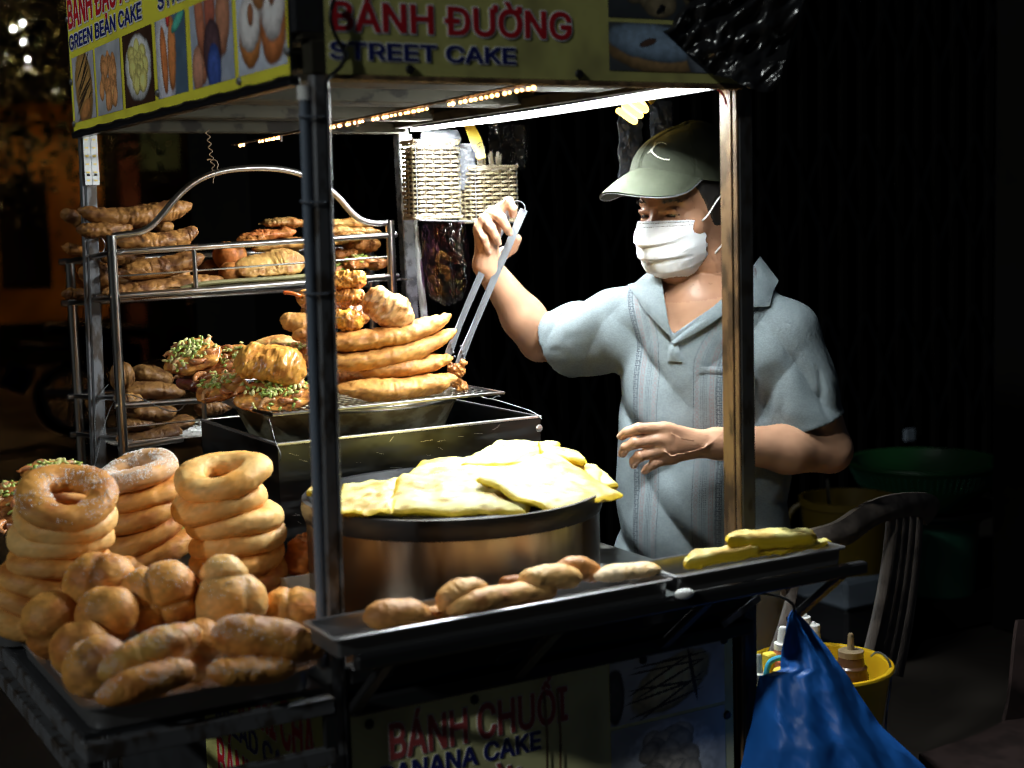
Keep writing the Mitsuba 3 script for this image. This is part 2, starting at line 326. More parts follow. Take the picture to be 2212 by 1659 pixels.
put('seat', ballhull([bk(-.05, .08, .82), bk(-.05, -.08, .82), bk(.62, .09, .76), bk(.62, -.09, .76)], .045), 'black_plastic', mb)
put('rear_mudguard', ballhull([bk(-.25, .03, .70), bk(-.25, -.03, .7), bk(.1, .05, .66), bk(.1, -.05, .66)], .03), 'bike_body', mb)
put('number_plate', bar(bk(-.36, 0, .38), bk(-.27, 0, .56), .2, .01, by), 'bike_body', mb, smooth=False)
put('handlebar', cat(rod(bk(1.05, -.33, 1.02), bk(1.05, .33, 1.02), .016), rod(bk(1.32, 0, .29), bk(1.08, 0, 1.0), .03)), 'black_plastic', mb)
put('headlight', xf(trimesh.creation.icosphere(2, .08), RB, bk(1.16, 0, .92)), 'bike_body', mb)
put('engine', ballhull([bk(.62, .05, .35), bk(.62, -.05, .35), bk(.8, .06, .32), bk(.8, -.06, .32)], .07), 'dark_iron', mb)
put('kickstand', rod(bk(.55, -.05, .3), bk(.45, -.28, .01), .012), 'dark_iron', mb)
put('exhaust', tube(np.linspace(bk(.5, -.14, .28), bk(-.15, -.14, .36), 3), [.03, .045, .045], 10), 'stainless', mb)
# ------------------------------------------------------------------ the cart
cart = thing('food_cart', 'metal street food cart with four posts, a tin roof and food on its counter', 'food cart')
def post_line(y, a, b, ztop):
    p, q = on(1, y, *a), on(1, y, *b); d = (q-p)/(q[2]-p[2]); return p+d*(ztop-p[2]), p+d*(.02-p[2])
posts = {}
for nm, y, a, b, s, m, zt in (('F', 0, (681, 60), (720, 1400), .021, 'post_metal', 1.865), ('R', .018, (1592, 200), (1599, 900), .031, 'dark_post', 1.80),
                              ('L', D, (190, 300), (215, 950), .025, 'post_metal', 1.80), ('K', D, (867, 300), (885, 640), .031, 'galvanised', 1.80)):
    t, q = post_line(y, a, b, zt); posts[nm] = (t, q)
    lab = {'F': 'front corner post, nearest to the viewer', 'R': 'rusty brown post in front of the vendor', 'L': 'grey post at the far left corner', 'K': 'bright galvanised post under the lamp strip'}[nm]
    pk = put('post', bar(q, t, s, .046 if nm == 'R' else s, (0, 1, 0), .003), m, cart, smooth=False, label=lab)
    if nm == 'F':
        put('flange', bar(q+(s*.6, -s*.2, 0), t+(s*.6, -s*.2, 0), .004, s*.8, (0, 1, 0), .0015), 'post_metal', pk, smooth=False)
    if nm == 'R':
        for k, (dy, w) in enumerate(((-.0165, .011), (.0085, .030))):
            put('rusty_strip', bar(q+(-.0175, dy, 0), t+(-.0175, dy, 0), .004, w, (0, 1, 0), .001), 'rusty_post', pk, smooth=False)
    if nm == 'L':
        put('flange', bar(q+(-s*.62, s*.1, 0), t+(-s*.62, s*.1, 0), .006, s*.8, (0, 1, 0), .001), 'post_metal', pk, smooth=False)
# roof
rf = put('roof', box((-.01, -.012, 1.806), (W+.01, D+.01, 1.815)), 'roof_tin', cart, smooth=False)
for y0, y1, z0 in ((-.014, .02, 1.757), (.1, .16, 1.79), (.27, .36, 1.775), (.47, .53, 1.79), (.64, .74, 1.775), (.86, .92, 1.79), (1.03, 1.1, 1.772), (D-.03, D+.012, ZE)):
    put('beam', box((.0, y0, z0), (W, y1, 1.806), .003), 'roof_tin', rf, smooth=False)
for x in (.006, W-.02):
    put('side_rail', box((x-.012, .022, 1.766), (x+.014, D-.032, 1.789), .002), 'roof_tin', rf, smooth=False)
put('top_cover', box((-.018, -.012, 1.816), (W+.01, D+.005, 2.3)), 'dark_board', cart, smooth=False)
# counter and body
put('counter', box((-.02, -.01, ZC-.028), (W+.01, D+.02, ZC), .004), 'brushed_sheet', cart, smooth=False)
put('front_panel', box((.02, .0, .12), (W-.02, .014, ZC-.03)), 'dark_board', cart, smooth=False)
put('side_panel', box((.0, .02, .12), (.014, D-.02, ZC-.03)), 'dark_board', cart, smooth=False)
put('side_panel', box((W-.014, .02, .12), (W, D-.02, ZC-.03)), 'dark_board', cart, smooth=False)
for z in (.835, .885):
    put('front_rail', box((.016, -.03, z-.012), (W+.01, -.008, z+.012), .002), 'dark_iron', cart, smooth=False)
for z0, x0 in ((.852, -.375), (.775, -.36)):
    put('wing_rail', box((x0, -.04, z0-.013), (-.016, -.022, z0+.013), .002), 'post_metal', cart, smooth=False)
    put('wing_rail', box((x0, -.02, z0-.013), (x0+.02, 1.0, z0+.013), .002), 'post_metal', cart, smooth=False)
for x in (-.37, -.03):
    put('wing_bracket', box((x, -.037, .775), (x+.018, -.024, .86)), 'dark_iron', cart, smooth=False)
put('wing_board', box((-.37, -.018, .866), (-.022, 1.05, .874)), 'dark_board', cart, smooth=False)
put('shelf_rail', box((-.03, -.162, .935), (W+.15, -.142, .955), .003), 'dark_iron', cart, smooth=False)
put('shelf_rail', box((-.03, -.05, .935), (W+.15, -.035, .955), .003), 'dark_iron', cart, smooth=False)
for x in (.02, .3, .58, .86):
    put('shelf_bracket', bar((x, -.15, .937), (x, -.02, .83), .012, .02, (1, 0, 0), .002), 'dark_iron', cart, smooth=False)
put('bolt', xf(trimesh.creation.icosphere(2, .011), t=on(1, -.165, 1478, 1282), s=(1.6, 1, .8)), 'white_plastic', cart)
put('latch', bar(on(1, -.03, 1560, 1350), on(1, -.03, 1640, 1290), .012, .006, (0, 1, 0)), 'galvanised', cart, smooth=False)
# conduit strapped to the front post, cable, wire ties
pf_t, pf_q = posts['F']; cd = unit(pf_t-pf_q)
def on_post(z, dx, dy): return pf_q+cd*((z-pf_q[2])/cd[2])+(dx, dy, 0)
cp = thing('plastic_conduit', 'pale blue grey plastic conduit pipe strapped to the front post', 'pipe')
put('pipe', rod(on_post(1.74, -.0185, .004), on_post(.9, -.016, .004), .0075, 14), 'pvc_pipe', cp)
put('pipe_end', rod(on_post(1.742, -.0185, .004), on_post(1.722, -.0185, .004), .0098, 14), 'white_plastic', cp)
for z in (1.70, 1.58, 1.45):
    a = np.linspace(0, 2*np.pi, 20)
    put('cable_tie', tube(on_post(z, -.008, 0)+np.stack([np.cos(a)*.0215, np.sin(a)*.0145, np.sin(a)*.002], 1), .0014, 6), 'pvc_pipe', cp)
cb = thing('black_cable', 'black cable looped down behind the front post over the yellow banner', 'cable')
put('loop', wire([on(1, -.03, 722, 0), on(1, -.035, 718, 60), on(1, -.03, 735, 95), on(1, -.03, 745, 120), on(1, -.032, 730, 150), on(1, -.03, 712, 165), on(1, -.028, 708, 200)], .0032, 40), 'black_plastic', cb)

# ---- flat print and lettering
def text_poly(s, bold=True):
    m = meshkit.text_mesh(s, 1.0, .01, bold); z = m.vertices[:, 2]; t = m.faces[(z[m.faces] < 1e-6).all(1)]
    return shapely.union_all([Polygon(m.vertices[f][:, :2]).buffer(.002) for f in t]).simplify(.004)
def fit(poly, x0, y0, w, h):
    a, b, c, d = poly.bounds; return affinity.scale(affinity.translate(poly, -a, 0), w/(c-a), h, origin=(0, 0)), (x0, y0)
def extr(poly, t):
    gs = [g for g in getattr(poly, 'geoms', [poly]) if g.area > 1e-9]
    return trimesh.util.concatenate([trimesh.creation.extrude_polygon(g, t, engine='earcut') for g in gs])
def sign_text(s, x0, y0, w, h, ink, holder, R, o, name='lettering', outline=.0028, z=.0009):
    p, (ax, ay) = fit(text_poly(s), x0, y0, w, h); p = affinity.translate(p, ax, ay)
    if outline: put('letter_outline', xf(extr(p.buffer(outline, join_style=2), .0007), R, o+R[:, 2]*z), 'white_ink', holder, smooth=False)
    put(name, xf(extr(p, .0007), R, o+R[:, 2]*(z+.0008)), ink, holder, smooth=False)
def paint(w, h, bg, shapes, n=150):
    """print on a sheet w x h: shapes are (x, y, rx, ry, angle, colour, ring) in metres from the lower left"""
    nx, ny = n, max(12, int(n*h/w)); X, Y = np.meshgrid(np.linspace(0, w, nx), np.linspace(0, h, ny), indexing='ij')
    P = np.stack([X, Y, 0*X], -1); C = np.ones(P.shape)*np.array(bg)*(.75+.5*nfbm(P*30, 3))[..., None]
    for x, y, rx, ry, an, col, edge in shapes:
        c, s = math.cos(an), math.sin(an); u, v = ((X-x)*c+(Y-y)*s)/rx, (-(X-x)*s+(Y-y)*c)/ry; r = np.sqrt(u*u+v*v)+.08*(nnoise(P*90)-.5)
        m = np.clip((1-r)/.10, 0, 1)[..., None]; sh = (.30+1.0*np.clip((1-r)*1.9, 0, 1)**.7+.22*v)*(.68+.64*nfbm(P*130, 3, 7))
        if edge: sh = np.where(r > .8, .45, 1)*(.7+.5*nfbm(P*60, 3, 5))
        C = C*(1-m)+m*np.clip(np.array(col)*sh[..., None], 0, 1)
    return P, np.clip(C, .003, .9)
def photo_print(x0, y0, w, h, bg, shapes, holder, R, o, label, z=.0012):
    P, C = paint(w, h, bg, shapes); m = grid_mesh(P+np.array([x0, y0, 0]), flip=True); m.apply_transform(np.block([[R, (o+R[:, 2]*z)[:, None]], [np.zeros((1, 3)), np.ones((1, 1))]]))
    if vnormals(m)[0]@R[:, 2] < 0: m.invert()
    put('photo_print', m, 'print_ink', holder, smooth=True, color=C.reshape(-1, 3), label=label)
def vinyl(w, h, amp, seed, R, o, mname, holder):
    X, Y = np.meshgrid(np.linspace(0, w, 70), np.linspace(0, h, 24), indexing='ij'); P = np.stack([X, Y, amp*nfbm(np.stack([X*7, Y*9, 0*X], -1), 2, seed)], -1)
    put('vinyl_sheet', xf(grid_mesh(P), R, o), mname, holder, smooth=True)
rg = np.random.default_rng(3)
def pile(cx, cy, sx, sy, n, rx, ry, col, ang=None):
    out = []
    for k in range(n):
        x, y = rg.uniform(-1, 1), rg.uniform(-1, 1); out.append((cx+x*sx*(1-.4*abs(y)), cy+y*sy, rx*rg.uniform(.8, 1.15), ry*rg.uniform(.85, 1.1), rg.uniform(-.4, .4) if ang is None else ang+rg.uniform(-.2, .2), np.array(col)*rg.uniform(.75, 1.2), 0))
    return sorted(out, key=lambda t: -t[1])
GOLD, CREAM, PLATE, RUST, CHAR = (.62, .30, .10), (.74, .66, .22), (.85, .85, .87), (.55, .19, .07), (.05, .03, .02)
# left banner (on the street side, brightly lit)
RA = basis(np.array([0, -1.0, 0]), np.array([0, 0, 1.0]), np.array([-1.0, 0, 0])); OA = np.array([-.022, 1.252, 1.757])
ba = thing('yellow_banner', 'brightly lit yellow vinyl banner with green bean cake lettering and food photos', 'banner')
put('backing', box((-.0215, .008, 1.755), (-.0185, 1.256, 2.26)), 'dark_board', ba, smooth=False)
vinyl(1.243, .50, .0007, 1, RA, OA, 'yellow_vinyl', ba)
put('dark_hem', cat(box((-.026, .006, 1.742), (-.008, 1.258, 1.7555), .002), tube(np.stack([np.full(30, -.024), np.linspace(.0, 1.256, 30), 1.753+.002*np.sin(np.arange(30)*1.9)], 1), .004, 6)), 'black_plastic', ba, smooth=False)
def Ay(y): return 1.252-y
zA = lambda z: z-1.757
phs = [(1.232, 1.058, 'print of chocolate striped pastry on paper', (.5, .5, .55), [(.088, .066, .07, .085, .35, (.42, .24, .08), 0)]+[(.088+rg.uniform(-.02, .02), .015+.012*k, .06, .0035, .5+rg.uniform(-.2, .2), CHAR, 1) for k in range(9)]+[(.095, .02, .05, .02, .3, (.45, .2, .07), 0)]),
       (1.043, .862, 'print of small golden fried balls', (.45, .47, .52), pile(.09, .062, .06, .045, 34, .017, .021, (.66, .30, .12))),
       (.842, .653, 'print of pale yellow cakes on a white plate', (.06, .03, .02), [(.095, .067, .086, .062, 0, PLATE, 0)]+pile(.095, .066, .055, .038, 20, .025, .02, CREAM)),
       (.632, .462, 'print of two long fried sticks', (.10, .16, .24), [(.05, .05, .055, .12, .1, (.62, .62, .72), 0), (.045, .065, .02, .062, .1, (.6, .2, .07), 0), (.09, .07, .024, .068, -.08, (.66, .24, .08), 0), (.13, .12, .04, .012, .35, (.1, .45, .35), 0), (.075, .135, .012, .02, 0, (.6, .06, .05), 0)]),
       (.437, .232, 'print of brown fried rolls around a blue cup', (.42, .47, .58), [(.06, .05, .03, .05, -.2, (.5, .2, .12), 0), (.05, .11, .024, .07, .15, (.45, .16, .09), 0), (.10, .125, .028, .07, 0, (.4, .12, .08), 0), (.16, .1, .035, .065, -.15, (.45, .2, .12), 0), (.105, .05, .045, .055, 0, (.09, .05, .06), 0), (.11, .02, .035, .045, 0, (.05, .09, .32), 0), (.03, .03, .03, .04, 0, (.5, .24, .16), 0)]),
       (.214, .014, 'print of sugared round doughnuts', (.62, .68, .80), [(.055, .055, .05, .05, 0, (.52, .2, .06), 0), (.055, .075, .05, .045, .1, (.76, .72, .72), 0), (.06, .085, .014, .018, 0, (.3, .12, .06), 0), (.15, .06, .055, .06, 0, (.5, .17, .06), 0), (.15, .09, .05, .055, 0, (.76, .72, .72), 0), (.15, .105, .014, .02, 0, (.3, .12, .06), 0), (.10, .135, .04, .05, 0, (.55, .24, .09), 0)])]
for k, (y1, y0, lab, bg, sh) in enumerate(phs):
    hh = .134 if k < 5 else .165
    photo_print(Ay(y1), zA(1.774), y1-y0, hh, bg, sh, ba, RA, OA, lab)
sign_text('GREEN BEAN CAKE', Ay(1.24), zA(1.9255), .535, .028, 'navy_ink', ba, RA, OA)
sign_text('BÁNH ĐẬU XANH', Ay(1.238), zA(1.970), .60, .056, 'red_ink', ba, RA, OA, outline=.0035)
sign_text('STREET CAKE', Ay(.605), zA(1.9255), .42, .028, 'navy_ink', ba, RA, OA)
sign_text('BÁNH ĐƯỜNG', Ay(.605), zA(1.970), .50, .056, 'red_ink', ba, RA, OA, outline=.0035)
for y, z in ((1.243, 1.99), (1.243, 1.86), (1.24, 1.772), (.632, 1.785), (.212, 1.767), (.012, 1.79)):
    put('screw_cap', xf(lathe([(0, .004), (.005, .0035), (.007, 0), (0, 0)], 14), RA, OA+RA@np.array([Ay(y), zA(z), .002])), 'galvanised', ba)
# front banner
RBn = basis(np.array([1.0, 0, 0]), np.array([0, 0, 1.0]), np.array([0, -1.0, 0])); OB = np.array([.02, -.022, 1.757])
bb = thing('front_banner', 'dim yellow vinyl banner with red and navy street cake lettering on the roof front', 'banner')
put('backing', box((.021, -.0215, 1.755), (W, -.0185, 2.26)), 'dark_board', bb, smooth=False)
vinyl(W-.01, .50, .0007, 2, RBn, OB, 'old_yellow_vinyl', bb)
put('bottom_batten', box((.02, -.028, 1.7475), (W+.0, -.0155, 1.7555), .002), 'rusty_post', bb, smooth=False)
sign_text('BÁNH ĐƯỜNG', .011, .0615, .398, .0385, 'red_ink', bb, RBn, OB, outline=.0025)
sign_text('STREET CAKE', .006, .0215, .302, .0225, 'navy_ink', bb, RBn, OB, outline=.002)
photo_print(.478, .016, .245, .075, (.10, .11, .12), [(.09, .03, .10, .035, -.1, (.42, .26, .12), 0), (.085, .045, .095, .030, -.1, (.30, .42, .58), 0), (.075, .045, .018, .006, .3, (.14, .08, .06), 1), (.18, .02, .03, .03, 0, (.2, .23, .28), 0)], bb, RBn, OB, 'print of a large sugared doughnut')
photo_print(.478, .098, .245, .08, (.06, .07, .08), pile(.12, .04, .1, .03, 10, .03, .02, (.25, .2, .12)), bb, RBn, OB, 'dark print above the large doughnut')
for x in (.15, .441):
    put('screw_cap', xf(lathe([(0, .004), (.006, .0035), (.0075, 0), (0, 0)], 14), RBn, OB+RBn@np.array([x-.02, .009, .002])), 'dark_iron', bb)
# lower banners
OL = np.array([.022, -.005, .52]); bl = thing('lower_banner', 'worn yellow vinyl banner with banana cake lettering below the counter', 'banner')
put('backing', box((.022, -.0045, .50), (.742, -.0015, .832)), 'dark_board', bl, smooth=False)
vinyl(.72, .304, .0007, 4, RBn, OL, 'pale_vinyl', bl)
sign_text('BÁNH CHUỐI', .062, .218, .318, .054, 'faded_red', bl, RBn, OL, outline=.0015)
sign_text('BANANA CAKE', .045, .180, .283, .0285, 'navy_ink', bl, RBn, OL, outline=.001)
sign_text('BÁNH DỪA', .062, .105, .24, .05, 'faded_red', bl, RBn, OL, outline=.0015)
photo_print(.463, .186, .238, .108, (.62, .63, .64), [(.01, .05, .02, .05, 0, (.08, .08, .08), 0), (.125, .055, .09, .045, .35, (.62, .52, .28), 0), (.125, .055, .075, .042, .35, (.70, .58, .32), 0)]+[(.115+.012*math.sin(k*2.1), .02+.0105*k, .08, .0022, .18+.25*math.sin(k*1.7), CHAR, 1) for k in range(8)]+[(.17, .06, .004, .05, .2, CHAR, 1)], bl, RBn, OL, 'print of a sliced cake with dark stripes')
photo_print(.463, .03, .238, .15, (.42, .44, .45), [(.12, .07, .11, .08, 0, (.7, .72, .74), 0)]+pile(.12, .085, .075, .04, 22, .026, .022, (.5, .44, .36)), bl, RBn, OL, 'print of round cakes on a plate')
for x, z in ((.03, .28), (.21, .283), (.53, .29), (.70, .295), (.705, .16)):
    put('screw_cap', xf(lathe([(0, .004), (.006, .0035), (.0078, 0), (0, 0)], 14), RBn, OL+RBn@np.array([x, z, .002])), 'dark_iron', bl)
for x0 in (.335, .36):
    put('rust_drip', xf(extr(LineString([(x0, .27), (x0+.004, .2), (x0+.001, .1), (x0+.005, .0)]).buffer(.0022), .0004), RBn, OL+RBn[:, 2]*.004), 'rusty_post', bl, smooth=False)
OS = np.array([-.003, .62, .45]); bs = thing('side_banner', 'dark yellow banner with red and navy lettering under the doughnut trays', 'banner')
put('backing', box((-.0025, .025, .44), (-.0005, .63, .83)), 'dark_board', bs, smooth=False)
vinyl(.59, .37, .0007, 6, RA, OS, 'old_yellow_vinyl', bs)
sign_text('BÁNH MÌ CHẢ', .07, .262, .48, .08, 'red_ink', bs, RA, OS, outline=.0015)
sign_text('BREAD CAKE', .07, .205, .42, .04, 'navy_ink', bs, RA, OS, outline=.001)
sign_text('BÁNH CHUỐI', .07, .10, .48, .08, 'red_ink', bs, RA, OS, outline=.0015)

# ---- lamps under the roof
ls = thing('led_strip', 'long glowing white lamp strip along the right roof edge, bent down the back post', 'lamp strip')
pR, pK = on(0, W-.02, 1540, 188), on(0, W-.02, 893, 284)
sg = np.linspace(pK, pR, 40)+np.stack([np.zeros(40), np.zeros(40), -.004*np.sin(np.linspace(0, math.pi, 40))], 1)
put('lip_rail', grid_mesh(np.stack([(sg+(.0125, 0, -.0030))[sg[:, 1] < .82], (sg+(.0125, 0, .014))[sg[:, 1] < .82]], 1)), 'dark_iron', ls, smooth=False)
put('housing', tube(sg+(.001, 0, .0085), .008, 4, rh=.0035), 'dark_iron', ls, smooth=False)
sx = np.array([1.0, 0, 0]); ez_ = np.array([0, 0, 1.0])
ta_ = .42*np.clip((1.02-sg[:, 1:2])/.25, 0, 1)                      # the flexible strip is twisted in towards the food along its front part
tilt = np.concatenate([np.cos(ta_), 0*ta_, -np.sin(ta_)], 1)
face = grid_mesh(np.stack([sg-tilt*.0065, sg+tilt*.0065], 1)); face.invert() if face.face_normals[0][2] > 0 else None
put('lamp_face', face, 'led_emission', ls, smooth=False, emitter={'type': 'area', 'radiance': {'type': 'rgb', 'value': list(LED_RADIANCE)}, 'sampling_weight': 5.0})
for sd in (-1, 1):
    e = grid_mesh(np.stack([sg+tilt*.0066*sd, sg+tilt*.0066*sd+ez_*(.0075 if sd < 0 else .004)], 1)); e.invert() if e.face_normals[0][0]*sd < 0 else None
    put('diffuser_edge', e, 'led_emission', ls, smooth=False, emitter={'type': 'area', 'radiance': {'type': 'rgb', 'value': [x*.035 for x in LED_RADIANCE]}, 'sampling_weight': .6})
kt, kq = posts['K']; kd = unit(kq-kt)
kz = lambda z: kt+kd*((z-kt[2])/kd[2])
put('glowing_tube', tube(np.linspace(kz(1.752)+(.006, -.022, 0), kz(1.655)+(.006, -.022, 0), 6), .010, 8), 'led_emission', ls, emitter={'type': 'area', 'radiance': {'type': 'rgb', 'value': [x*.32 for x in LED_RADIANCE]}, 'sampling_weight': 1.0})
for t in (.12, .38, .66, .86):
    p = pK+(pR-pK)*t; put('tie', rod(p+(0, 0, .0), p+(0, 0, .024), .0018, 6), 'amber_sheet', ls)
put('red_wire', wire([pR, pR+(.012, -.01, -.012), pR+(.016, -.014, -.03)], .002, 10), 'red_ink', ls)
lbk = at(1372, 232, 2.96)
lb = thing('spiral_bulb', 'glowing warm yellow spiral bulb hanging above the cap', 'light bulb')
ax = unit(VR*.62+VU*.62-VF*.2); s1 = unit(np.cross(ax, VF)); s2 = np.cross(ax, s1); Rb = basis(s1, s2, ax)
a = np.linspace(0, 2*np.pi*3.2, 90); hel = np.stack([.019*np.cos(a), .019*np.sin(a), -.028+a/(2*np.pi*3.2)*.05], 1)
put('spiral_tube', xf(tube(hel, .0066, 10), Rb, lbk), 'led_emission', lb, emitter={'type': 'area', 'radiance': {'type': 'rgb', 'value': list(BULB_RADIANCE)}, 'sampling_weight': 1.0})
mat('bulb_base', (.75, .55, .12), .4)
put('bulb_base', xf(lathe([(0, .026), (.019, .026), (.021, .034), (.016, .052), (.012, .07), (0, .07)], 24), Rb, lbk), 'bulb_base', lb)
put('cord', wire([lbk+ax*.07, lbk+ax*.10+(0, 0, .01), (W-.05, lbk[1]-.05, 1.79)], .003, 12), 'black_plastic', lb)
am = thing('amber_lamp_bar', 'flat bar of small amber lamps hanging under the roof', 'lamp strip')
qa, qb = at(505, 313, 3.12), on(2, 1.752, 1168, 181)
put('bar', bar(qa, qb+(0, 0, .004), .014, .003), 'amber_sheet', am, smooth=False)
led = []
rg2 = np.random.default_rng(8)
for t in np.r_[.032, .045, np.linspace(.115, .195, 8), np.linspace(.30, .50, 15), np.linspace(.535, .70, 13), np.linspace(.76, .985, 16)]:
    p = qa+(qb-qa)*(t+rg2.normal()*.002); led.append(xf(trimesh.creation.icosphere(1, .0031*rg2.uniform(.7, 1.2)), t=p+(0, 0, -.004)))
put('amber_lights', cat(led), 'led_emission', am, kind='stuff', emitter={'type': 'area', 'radiance': {'type': 'rgb', 'value': list(AMBER_RADIANCE)}, 'sampling_weight': .3})
for t in (.2, .48, .66, .98):
    p = qa+(qb-qa)*t; put('clip', box(p-(.002, .002, .012), p+(.002, .002, .0)), 'amber_sheet', am, smooth=False)
# unlit lamp boards on the left post
lt, lq = posts['L']; ldv = unit(lq-lt); lz = lambda z: lt+ldv*((z-lt[2])/ldv[2])
mat('board_white', (.62, .64, .66), .35)
for k, dx in enumerate((-.0075, .0085)):
    bd = thing('lamp_board', ['left', 'right'][k]+' unlit white lamp board of the pair screwed on the grey left post', 'circuit board')
    c = lz(1.695)+(dx, -.0175, 0)
    put('board', box(c+(-.0075, -.001, -.052), c+(.0075, .001, .055), .0005), 'board_white', bd, smooth=False)
    for z in np.linspace(-.042, .045, 6):
        put('chip', box(c+(-.004, -.0025, z-.0015), c+(.003, -.001, z+.0015)), 'bulb_base', bd, smooth=False)
    for z in (-.03, .01): put('resistor', box(c+(-.003, -.0022, z-.0025), c+(.003, -.001, z+.0025)), 'black_plastic', bd, smooth=False)

# ---- stainless two-tier rack at the back of the cart
rk = thing('wire_rack', 'shiny stainless two tier rack with an arched rail holding fried breads', 'rack')
RX0, RX1, RY0, RY1 = .012, .69, 1.15, 1.43
def rp(u, v, y=RY0): return on(1, y, u, v)
pl0, pl1 = rp(240, 510), rp(262, 975)
for nm, a, b, r in (('front', rp(240, 508), rp(268, 1050), .0105), ('front', rp(842, 476), rp(856, 760), .0105), ('back', rp(150, 560, RY1), rp(176, 1010, RY1), .0105)):
    d = unit(b-a); put('upright', rod(a, a-(0, 0, a[2]-ZC)+d*(1, 1, 0)*.1, r, 18), 'stainless', rk)
put('upright', rod((.74, RY1, 1.5), (.74, RY1, ZC), .0105, 14), 'stainless', rk)
for (u0, v0), (u1, v1), r in (((232, 546), (856, 507), .0072), ((236, 641), (860, 596), .0072), ((248, 877), (640, 851), .007), ((256, 970), (395, 948), .007)):
    put('rail', rod(rp(u0, v0), rp(u1, v1), r, 14), 'stainless', rk)
for (u0, v0), (u1, v1), r in (((240, 598), (855, 553), .0022), ((250, 925), (560, 895), .0022)):
    put('thin_rod', rod(rp(u0, v0), rp(u1, v1), r, 8), 'stainless', rk)
for (u0, v0), (u1, v1) in (((419, 541), (424, 628)), ((718, 520), (722, 606)), ((440, 866), (443, 935))):
    put('spacer', rod(rp(u0, v0), rp(u1, v1), .0052, 12), 'stainless', rk)
ar = [(244, 511), (282, 505), (315, 496), (345, 470), (385, 423), (430, 388), (480, 370), (545, 363), (610, 366), (660, 380), (705, 405), (740, 437), (765, 465), (790, 479), (838, 481)]
put('arched_rail', tube(smooth_path([rp(*q) for q in ar], 80), .0072, 14), 'stainless', rk)
for z in (1.477, 1.383, 1.17, 1.082):
    put('back_rail', rod((-.03, RY1, z), (.76, RY1, z+.006), .007, 12), 'stainless', rk)
    put('end_rail', rod((.012 if z > 1.3 else .006, RY0, z+.02), (-.012, RY1, z), .006, 12), 'stainless', rk)
for z, yz in ((1.405, 0), (1.086, 0)):
    for k in range(12): put('shelf_wire', rod((.0, RY0+.02+k*.0225, z), (.73, RY0+.02+k*.0225, z+.004), .002, 6), 'stainless', rk)
put('leaf_lining', grid_mesh(np.stack([*np.meshgrid(np.linspace(.14, .66, 40), np.linspace(RY0+.012, RY1-.03, 10), indexing='ij'), 1.418+.006*nfbm(np.stack([*np.meshgrid(np.linspace(0, 9, 40), np.linspace(0, 3, 10), indexing='ij'), np.zeros((40, 10))], -1), 3)], -1), flip=True), mat('dry_leaf', proc2((.16, .14, .05), (.06, .05, .02), lambda p, n, uv: fb(p.x*12, p.y*120, p.z*120)), .7), rk)
put('leaf_roll', tube(smooth_path([rp(395, 634), rp(430, 624), rp(520, 615), rp(640, 607), rp(700, 600)], 30)+(0, .012, .008), .009, 10, rh=.006), 'dry_leaf', rk)
ht = thing('twisted_wire', 'twisted rusty wire hanging from the roof to the arched rack rail', 'wire')
a = np.linspace(0, 1, 60); w0, w1 = on(1, RY0, 447, 280), on(1, RY0, 463, 378)
tw = w0+(w1-w0)*a[:, None]
put('strand', tube(tw+.004*np.stack([np.cos(a*40), 0*a, 0*a], 1), .0013, 5), 'rusty_post', ht)
put('strand', tube(smooth_path([rp(447, 345), rp(470, 352), rp(466, 372), rp(460, 396)], 20), .0013, 5), 'rusty_post', ht)
tie = thing('binding_wire', 'thin wire tying the rack to the grey left post', 'wire')
put('loop', wire([lz(1.49)+(-.018, -.02, 0), lz(1.491)+(.02, -.021, .002), rp(252, 549)+(0, -.012, 0), rp(260, 542)+(.006, -.01, 0)], .0011, 24, 5), 'galvanised', tie)
put('loop', wire([lz(1.494)+(-.018, -.02, 0), lz(1.495)+(.018, -.021, .004), lz(1.515)+(.022, -.024, 0), lz(1.53)+(.012, -.026, 0)], .0011, 24, 5), 'galvanised', tie)
tie2 = thing('binding_wire', 'loose thin wires knotted low on the grey left post and tied to the grill net', 'wire')
put('strand', wire([lz(1.06)+(-.02, -.02, -.03), lz(1.10)+(0, -.022, 0), lz(1.15)+(.03, -.02, .02), at(345, 880, 3.05), at(400, 872, 2.95)], .001, 30, 5), 'galvanised', tie2)
put('strand', wire([lz(1.04)+(-.04, -.03, -.05), lz(1.06)+(-.015, -.024, .01), lz(1.12)+(-.012, -.022, .03), lz(1.16)+(.02, -.02, .05)], .001, 30, 5), 'galvanised', tie2)
# ------------------------------------------------------------------ stove box, drum, basin, trays
BX0, BX1, BY0, BY1, BZ = .142, .705, .56, 1.0, 1.144
sb = thing('steel_stove_box', 'scratched steel box around the stove behind the yellow cakes', 'stove')
mat('scratched_steel', proc2((.085, .092, .10), (.03, .03, .032), lambda p, n, uv: ss(.50, .72, fb(p.x*10, p.y*10, p.z*16, 4))),
    mikit.proc(lambda p, n, uv: .28+.22*ss(.45, .75, fb(p.x*8, p.y*8, p.z*60))), metal=1.0)
mat('bright_edge', (.85, .85, .84), .25, metal=.9)
put('front_sheet', box((BX0, BY0, ZC), (BX1, BY0+.004, BZ)), 'scratched_steel', sb, smooth=False)
put('left_sheet', box((BX0, BY0+.0045, ZC), (BX0+.004, BY1, BZ)), 'scratched_steel', sb, smooth=False)
put('right_sheet', box((BX1-.004, BY0+.0045, ZC), (BX1, BY1, BZ)), 'scratched_steel', sb, smooth=False)
put('back_sheet', box((BX0+.0045, BY1-.004, ZC), (BX1-.0045, BY1, BZ)), 'scratched_steel', sb, smooth=False)
put('folded_edge', cat(box((BX0-.003, BY0-.003, BZ), (BX1+.002, BY0+.007, BZ+.005), .001)), 'bright_edge', sb, smooth=False)
